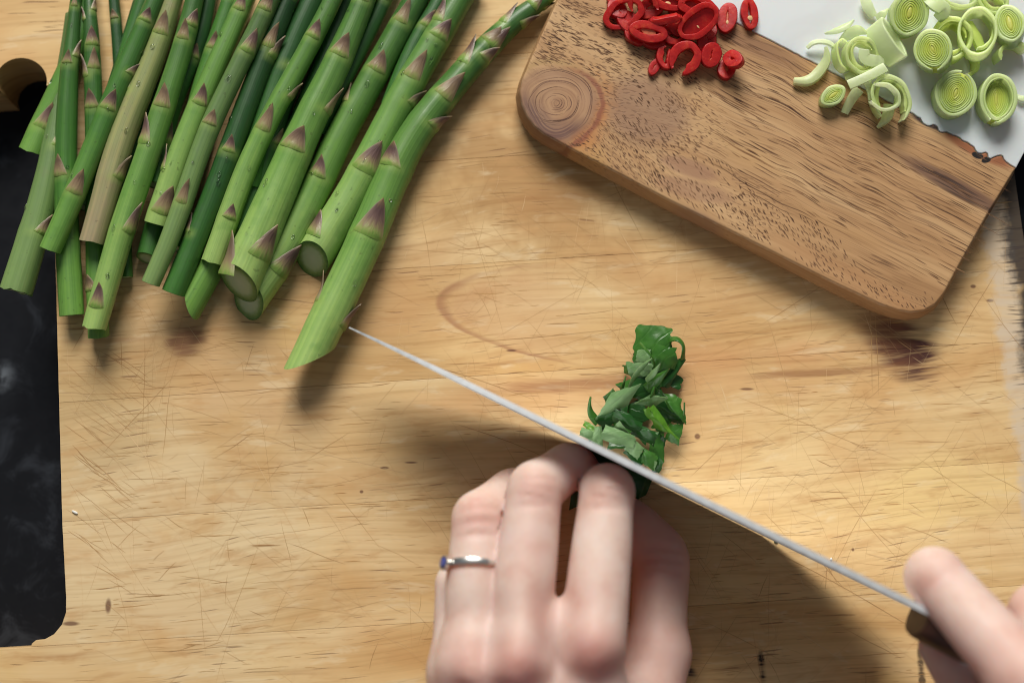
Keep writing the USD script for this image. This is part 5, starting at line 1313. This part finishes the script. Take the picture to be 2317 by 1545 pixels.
def build_hand(chains, palm, webs, reds, creases, bumps=(), h=0.0010, kp=0.012, kb=0.0035):
    """One continuous surface out of tapered bones. chains: lists of (point, radius); palm, webs: (a, ra, b, rb)."""
    chains = [smooth_chain(ch) for ch in chains]
    pts = np.array([q for ch in chains for q, _ in ch] + [a for a, _, b, _ in palm + webs] + [b for a, _, b, _ in palm + webs])
    lo, hi = pts.min(0) - 0.022, pts.max(0) + 0.022
    dim = np.ceil((hi - lo) / h).astype(int) + 1
    X = np.stack(np.meshgrid(*[(lo[a] + h * np.arange(dim[a])).astype(np.float32) for a in range(3)], indexing='ij'), -1)

    def cap(a, b, ra, rb):      # evaluated only round the bone
        out = np.full(X.shape[:3], 0.03, np.float32)
        l0 = np.maximum(np.floor((np.minimum(a - ra, b - rb) - 0.024 - lo) / h).astype(int), 0)
        h0_ = np.minimum(np.ceil((np.maximum(a + ra, b + rb) + 0.024 - lo) / h).astype(int) + 1, dim)
        sl = tuple(slice(i, j) for i, j in zip(l0, h0_))
        out[sl] = capsule(X[sl], a.astype(np.float32), b.astype(np.float32), np.float32(ra), np.float32(rb))
        return out
    body = None
    for a, ra, b, rb in palm:
        d_ = cap(a, b, ra, rb)
        body = d_ if body is None else smin(body, d_, kp)
    fing = None
    for ch in chains:
        f_ = None
        for (a, ra), (b, rb) in zip(ch[:-1], ch[1:]):
            d_ = cap(a, b, ra, rb)
            f_ = d_ if f_ is None else np.minimum(f_, d_)
        fing = f_ if fing is None else smin(fing, f_, 0.0008)
    F_ = smin(body, fing, kb)
    for a, ra, b, rb in webs:
        F_ = smin(F_, cap(a, b, ra, rb), 0.0065)
    for c_, ax, wid, amp in creases:        # shallow skin folds across a joint
        q = (X - c_.astype(np.float32)) @ ax.astype(np.float32)
        rr = np.linalg.norm(X - c_.astype(np.float32), axis=-1)
        F_ = F_ + amp * np.exp(-(q / wid) ** 2) * np.exp(-(rr / 0.0068) ** 4)
    for c_, rad, amp in bumps:              # soft swellings (amp > 0) and hollows (amp < 0)
        F_ = F_ - amp * np.exp(-(np.linalg.norm(X - c_.astype(np.float32), axis=-1) / rad) ** 2)
    m = surface_nets(F_.astype(float), lo, h)
    trimesh.smoothing.filter_taubin(m, lamb=0.5, nu=0.52, iterations=5)
    v = np.array(m.vertices)
    red_ = np.zeros(len(v))
    for c_, rad, amt in reds:
        red_ = np.maximum(red_, amt * np.exp(-(np.linalg.norm(v - c_, axis=1) / rad) ** 2))
    return v, np.array(m.faces), red_


def J(px, py, hm): return P(px, py, hm / 1000)


def lerp(a, b, t): return a + (b - a) * t


def phal(a, ra, b, rb, waist=0.93):
    """A finger bone with a slight waist."""
    return [(a, ra), (lerp(a, b, 0.5), (ra + rb) / 2 * waist)]


mm = 1e-3
ix = dict(m=J(1340, 1455, 49), p=J(1374, 1112, 40), d=J(1364, 1104, 22), t=J(1352, 1096, 8))
md = dict(m=J(1168, 1486, 51), p=J(1210, 1108, 41), d=J(1288, 1054, 27), t=J(1308, 1058, 8.5))
rg = dict(m=J(1066, 1484, 47), p=J(1080, 1172, 37), d=J(1158, 1108, 25), t=J(1196, 1100, 8.5))
pk = dict(m=J(1034, 1508, 39), p=J(1034, 1322, 30), d=J(1072, 1262, 18), t=J(1106, 1238, 8))
tb = dict(c=J(1420, 1770, 26), m=J(1488, 1476, 16), p=J(1496, 1268, 11.5), t=J(1424, 1172, 8))
WR = J(1245, 1900, 34)
def finger(q, rm, r1, r2, rp, r3, rd_, rt):
    m_, p_, d_, t_ = q['m'], q['p'], q['d'], q['t']
    return [(m_, rm * mm), (lerp(m_, p_, 0.3), r1 * mm), (lerp(m_, p_, 0.65), r2 * mm), (lerp(m_, p_, 0.90), (rp - 0.1) * mm), (p_, rp * mm), (lerp(p_, d_, 0.25), (rp - 0.35) * mm), (lerp(p_, d_, 0.6), r3 * mm), (d_, rd_ * mm), (lerp(d_, t_, 0.6), (rd_ + rt) / 2 * mm), (t_, rt * mm)]


chains = [
    finger(ix, 10.2, 9.9, 9.4, 8.9, 7.9, 7.6, 6.9),
    finger(md, 10.4, 9.9, 9.3, 8.9, 7.9, 7.7, 7.0),
    finger(rg, 9.6, 9.2, 8.7, 8.2, 7.3, 7.1, 6.5),
    finger(pk, 8.2, 7.6, 7.2, 7.1, 6.6, 6.5, 5.8),
    [(tb['m'], 10.2 * mm), (lerp(tb['m'], tb['p'], 0.5), 9.2 * mm), (tb['p'], 9.5 * mm), (lerp(tb['p'], tb['t'], 0.55), 9.0 * mm), (tb['t'], 7.0 * mm)],
]
palm = [(ix['m'] - [0, 0.004, 0.0015], 8.6 * mm, WR + [0.012, 0, 0], 13 * mm), (md['m'] - [0, 0.004, 0.0015], 8.8 * mm, WR + [0.004, 0, 0.002], 14 * mm), (rg['m'] - [0, 0.004, 0.0015], 8.4 * mm, WR + [-0.006, 0, 0], 13 * mm), (pk['m'] - [0, 0.004, 0.0015], 7.6 * mm, WR + [-0.014, 0, -0.004], 12 * mm),
        (ix['m'] - [0, 0.014, 0.012], 9 * mm, WR + [0.008, 0, -0.014], 14 * mm), (rg['m'] - [0, 0.014, 0.014], 10 * mm, WR + [-0.008, 0, -0.014], 14 * mm),
        (tb['c'], 13 * mm, tb['m'], 10.5 * mm), (tb['c'], 14 * mm, WR - [0, 0, 0.008], 15 * mm), (WR, 19 * mm, J(1260, 2080, 50), 21 * mm)]


def web(a, b, t0, t1, r, dz):
    return [(lerp(a['m'], a['p'], t0) - [0, 0, dz], r * mm, lerp(b['m'], b['p'], t0) - [0, 0, dz], r * mm), (lerp(lerp(a['m'], a['p'], t1), lerp(b['m'], b['p'], t1), 0.45) - [0, 0, dz + 0.006], r * 0.5 * mm, lerp(lerp(a['m'], a['p'], t0), lerp(b['m'], b['p'], t0), 0.5) - [0, 0, dz], r * 0.95 * mm)]


webs = [(J(1398, 1680, 34), 9 * mm, J(1452, 1540, 20), 7 * mm)] + web(ix, md, 0.12, 0.24, 6.8, 0.0050) + web(rg, md, 0.10, 0.22, 6.4, 0.004) + web(rg, pk, 0.05, 0.25, 6.0, 0.004)
bumps = []
for q, r_ in ((ix, 1.0), (md, 1.1), (rg, 0.8), (pk, 0.7)):
    top_ = q['m'] + [0, 0.000, 0.0095]
    bumps.append((top_, 0.0080, 0.0021 * r_))
    bumps.append((q['m'] + [0, -0.014, 0.0098], 0.0075, -0.0026 * r_))
    a_, b_ = q['m'] + [0, -0.006, 0.0092], lerp(q['m'], WR, 0.7) + [0, 0, 0.012]
    for t_ in np.linspace(0, 1, 9):
        bumps.append((lerp(a_, b_, t_), 0.0036, 0.0011))
for a_, b_ in ((ix, md), (md, rg), (rg, pk)):       # valleys between the knuckles
    bumps.append((lerp(a_['m'], b_['m'], 0.5) + [0, 0.002, 0.009], 0.0062, -0.0030))
    bumps.append((lerp(a_['m'], b_['m'], 0.5) + [0, 0.013, 0.006], 0.0070, -0.0022))
for q, r_ in ((ix, 1.0), (md, 1.0), (rg, 0.8)):
    bumps.append((q['p'] + [0, 0.0005, 0.0078], 0.0042, 0.0004 * r_))
    bumps.append((lerp(q['m'], q['p'], 0.60) + [0, 0, 0.009], 0.008, -0.0001))
reds = [(q['m'] + [0, -0.004, 0.010], 0.0105, a) for q, a in ((ix, 1.0), (md, 1.0), (rg, 0.7))] + [(q['p'] + [0, 0, 0.008], 0.0075, 0.55) for q in (ix, md, rg)] + [(lerp(md['m'], md['p'], 0.22) + [0.006, 0, 0.004], 0.010, 0.4), (lerp(ix['m'], ix['p'], 0.15) + [-0.004, 0, 0.006], 0.012, 0.35), (lerp(md['m'], md['p'], 0.62) + [0.002, 0, 0.008], 0.007, 0.25), (tb['p'], 0.018, 0.9), (tb['m'], 0.018, 0.7), (lerp(tb['p'], tb['t'], 0.5), 0.014, 0.8)]
reds += [(q['t'], 0.012, 0.7) for q in (ix, md, rg, pk)]
creases = []
for q, n_ in ((ix, 4), (md, 4), (rg, 3)):
    ax = q['p'] - q['m']; ax = ax / np.linalg.norm(ax)
    for o in np.linspace(-0.0055, 0.003, n_):
        a2 = ax + np.array([0.12 * math.sin(o * 1500), 0, 0]); a2 /= np.linalg.norm(a2)
        creases.append((q['p'] + ax * o + [0, 0, 0.0085], a2, 0.0009, 0.00065))
ax = tb['p'] - tb['m']; ax /= np.linalg.norm(ax)
for o in (-0.0035, 0.0, 0.0035):
    creases.append((tb['p'] + ax * o + [0, 0, 0.008], ax, 0.0010, 0.0009))
v, f, rd = build_hand(chains, palm, webs, reds, creases, bumps)
person = thing('hand', 'left hand with curled fingers holding the leaves against the blade, wearing a ring', 'hand', None, WR)
obj('skin', (v, f), M_skin, person, attrs={'red': rd})


def nail(parent, tip, ax, nrm, w, ln, r):
    side = np.cross(ax, nrm); side /= np.linalg.norm(side)
    u, t_ = np.meshgrid(np.linspace(-1, 1, 9), np.linspace(0, 1, 8), indexing='ij')
    wd = w * np.where(t_ > 0.75, np.sqrt(np.clip(1 - ((t_ - 0.75) / 0.27) ** 2, 0.05, 1)), 1) * (0.9 + 0.1 * t_)
    ang = u * 0.95
    top = tip + ax * ((t_ - 0.7) * ln)[..., None] + side * (np.sin(ang) * wd)[..., None] + nrm * (r + 0.0004 - (1 - np.cos(ang)) * wd * 0.9 - 0.0006 * (1 - t_))[..., None]
    vv, ff, _ = sheet(top, None, 0.0005)
    obj('finger_nail', (vv, ff), M_nail, parent)


for q, r in ((ix, 6.9), (md, 7.0), (rg, 6.6), (pk, 5.7)):
    a_ = q['t'] - q['d']; a_ /= np.linalg.norm(a_)
    out = np.array(q['d'] - q['m']); out = out - (out @ a_) * a_; out /= np.linalg.norm(out)
    nail(person, q['t'], a_, out, r * 0.82 * mm, 10 * mm, r * mm)

# ring on the ring finger
g = G(); p = g.pos()
M_silver = g.principled('silver', base_color=(0.70, 0.69, 0.66), metallic=1.0, roughness=0.30)
g = G()
M_gem = g.principled('blue_gem', base_color=(0.05, 0.07, 0.30), roughness=0.12, coat_weight=0.6)
rc = lerp(rg['m'], rg['p'], 0.63)
ra_ = rg['p'] - rg['m']; ra_ /= np.linalg.norm(ra_)
rs = np.cross(ra_, [0, 0, 1.0]); rs /= np.linalg.norm(rs); rn = np.cross(rs, ra_)
RR = 9.15 * mm
ring = thing('finger_ring', 'thin silver ring with small blue stone on the left ring finger', 'ring', None, rc)
th = np.linspace(0, 2 * math.pi, 72, endpoint=False)
V, F = [], []
for a in th:
    d_ = math.cos(a) * rn + math.sin(a) * rs
    front = max(0, math.cos(a + 0.35))
    hw = (0.6 + 0.55 * front ** 2) * mm
    tkn = (0.55 + 0.35 * front) * mm
    for o, h_ in ((-1, 0), (-0.9, 0.8), (-0.4, 1), (0.4, 1), (0.9, 0.8), (1, 0), (0, -0.6)):
        V.append(rc + d_ * (RR + h_ * tkn) + ra_ * o * hw)
for i in range(72):
    i2 = (i + 1) % 72
    for k in range(7):
        k2 = (k + 1) % 7
        F += [[i * 7 + k, i2 * 7 + k, i2 * 7 + k2], [i * 7 + k, i2 * 7 + k2, i * 7 + k2]]
msh = trimesh.Trimesh(np.array(V), np.array(F), process=False); msh.fix_normals()
obj('band', msh, M_silver, ring, smooth=50)
ga = -1.05
gd = math.cos(ga) * rn + math.sin(ga) * rs
gt = np.cross(gd, ra_)


def frame_mesh(m, pos):
    T_ = np.eye(4); T_[:3, 0] = gt; T_[:3, 1] = ra_; T_[:3, 2] = gd; T_[:3, 3] = pos
    m.apply_transform(T_); return m


setting = trimesh.creation.revolve(np.array([(0, 0), (1.6, 0), (2.3, 1.0), (2.5, 2.1), (2.0, 2.25), (1.8, 1.5), (0, 1.4)]) * mm, sections=24)
obj('setting', frame_mesh(setting, rc + gd * RR), M_silver, ring, smooth=40)
gem = trimesh.creation.revolve(np.array([(0, 1.2), (1.85, 1.6), (1.85, 2.0), (1.2, 2.6), (0, 2.65)]) * mm, sections=10)
obj('stone', frame_mesh(gem, rc + gd * RR), M_gem, ring, smooth=False)

# right hand round the handle
ix = dict(m=J(2326, 1540, 82), p=J(2114, 1304, 60), d=J(2134, 1340, 46), t=J(2168, 1402, 40))
mi = dict(m=J(2410, 1600, 80), p=J(2352, 1388, 60), d=J(2380, 1420, 40), t=J(2380, 1500, 30))
ri = dict(m=J(2480, 1640, 56), p=J(2440, 1430, 52), d=J(2460, 1490, 34), t=J(2440, 1560, 26))
li = dict(m=J(2560, 1700, 50), p=J(2530, 1500, 46), d=J(2540, 1570, 30), t=J(2520, 1620, 24))
tb = dict(c=J(2380, 1830, 52), m=J(2268, 1650, 47), p=J(2188, 1540, 42), t=J(2132, 1462, 38))
WR = J(2560, 1960, 55)
chains = [
    finger(ix, 10.4, 9.9, 9.2, 9.0, 8.2, 7.9, 7.0),
    finger(mi, 10.2, 9.8, 9.2, 9.2, 8.4, 8.0, 7.0),
    finger(ri, 9.8, 9.4, 8.8, 8.8, 8.0, 7.6, 6.8),
    finger(li, 8.8, 8.2, 7.8, 7.7, 7.0, 6.8, 6.0),
    [(tb['m'], 10.0 * mm), (tb['p'], 8.8 * mm), (tb['t'], 7.2 * mm)],
]
palm = [(ix['m'], 11 * mm, WR, 15 * mm), (mi['m'], 11 * mm, WR, 16 * mm), (ri['m'], 10.5 * mm, WR + [0.008, 0, -0.004], 15 * mm), (li['m'], 9.5 * mm, WR + [0.014, 0, -0.008], 14 * mm), (tb['c'], 13 * mm, tb['m'], 10.5 * mm), (tb['c'], 14 * mm, WR, 16 * mm),
        (WR, 20 * mm, J(2640, 2150, 55), 23 * mm)]
webs = [(J(2330, 1640, 62), 9 * mm, J(2290, 1680, 52), 9 * mm)]
reds = [(ix['m'], 0.018, 0.55), (ix['p'] + [0, 0, 0.008], 0.008, 0.3), (lerp(ix['m'], ix['p'], 0.35) + [-0.004, -0.006, 0], 0.012, 0.5), (mi['p'], 0.012, 0.4), (tb['p'], 0.014, 0.35)]
ax = ix['p'] - ix['m']; ax /= np.linalg.norm(ax)
creases = [(ix['p'] + ax * o + [0, 0, 0.008], ax, 0.0007, 0.00025) for o in (-0.004, -0.001)]
v, f, rd = build_hand(chains, palm, webs, reds, creases)
person2 = thing('hand', 'right hand gripping the knife handle at the lower right, out of focus', 'hand', None, WR)
obj('skin', (v, f), M_skin, person2, attrs={'red': rd})
for q, r in ((ix, 6.9),):
    a_ = q['t'] - q['d']; a_ /= np.linalg.norm(a_)
    out = np.array(q['d'] - q['m']); out = out - (out @ a_) * a_; out /= np.linalg.norm(out)
    nail(person2, q['t'], a_, out, r * 0.82 * mm, 10 * mm, r * mm)

# the uncut bundle of leaves under the fingers
lr = np.random.default_rng(21)
bun = thing('leaf_bundle', 'dark bundle of uncut leaves rolled up under the fingertips, beyond the blade', 'leaf bundle', None, J(1390, 1150, 0))
for k, (corners, hs, cu) in enumerate(((((380, 1010), (640, 1150), (560, 1290), (380, 1180)), (6, 8, 7, 3), 3), (((560, 1120), (900, 1270), (830, 1500), (640, 1400)), (8, 9, 6, 7), 3), (((840, 1230), (960, 1290), (900, 1440), (820, 1480)), (5, 4, 2, 4), 2),
                                       (((330, 1330), (480, 1230), (470, 1480), (300, 1560)), (6, 9, 9, 4), 2), (((420, 1200), (700, 1330), (640, 1600), (360, 1500)), (4, 5, 4, 2), 3), (((380, 1040), (470, 1075), (440, 1120), (372, 1085)), (5, 6, 5, 3), 0.5))):
    nu = 9
    q = [P(*z6(*c_), h_ / 1000) for c_, h_ in zip(corners, hs)]
    s, t = np.meshgrid(np.linspace(0, 1, nu), np.linspace(0, 1, nu), indexing='ij')
    top = ((1 - s) * (1 - t))[..., None] * q[0] + (s * (1 - t))[..., None] * q[1] + (s * t)[..., None] * q[2] + ((1 - s) * t)[..., None] * q[3]
    top[..., 2] += cu / 1000 * (4 * s * (1 - s) * 0.5 + 4 * t * (1 - t) * 0.5) + (meshkit.fbm(np.stack([s * 2.5 + k, t * 2.5, 0 * s], -1), 2) - 0.5) * 0.002
    v, f, ix_ = sheet(top, None, 0.00035)
    luv = np.column_stack([(s * 1.3 + k).ravel()[ix_], (t * 1.3).ravel()[ix_], np.zeros(len(v))])
    obj('leaf', (v, f), LEAF['dark'], bun, attrs={'luv': luv})

# a few crumbs
g = G(); p = g.pos()
M_crumb = g.principled('pale_crumb', base_color=(0.78, 0.76, 0.70), roughness=0.6)
cr = np.random.default_rng(3)


def crumb(label, px, py, r, mat, stretch=1.0, ang=0.0):
    m_ = trimesh.creation.icosphere(2, 1.0)
    v_ = np.array(m_.vertices); v_ = v_ * (0.75 + 0.5 * meshkit.noise(v_ * 1.6 + px)[:, None])
    v_ = (v_ * [r * stretch, r, r * 0.6]) @ rot_axis([0, 0, 1], -math.radians(ang)).T / 1000
    v_ = v_ + P(px, py, 0) + [0, 0, -v_[:, 2].min() + 0.0001]
    obj('crumb', (v_, m_.faces), mat, smooth=60, label=label, cat='crumb')


crumb('tiny white crumb on the far side of the blade near the handle', 1880, 1264, 0.42, M_crumb)
crumb('pale shred of wood lying near the left rim of the big board', 170, 1158, 0.4, M_crumb, 2.6, 28)
crumb('tiny dark leaf crumb in the strip of light below the blade', 1756, 1225, 0.45, LEAF['dark'], 1.6, 20)
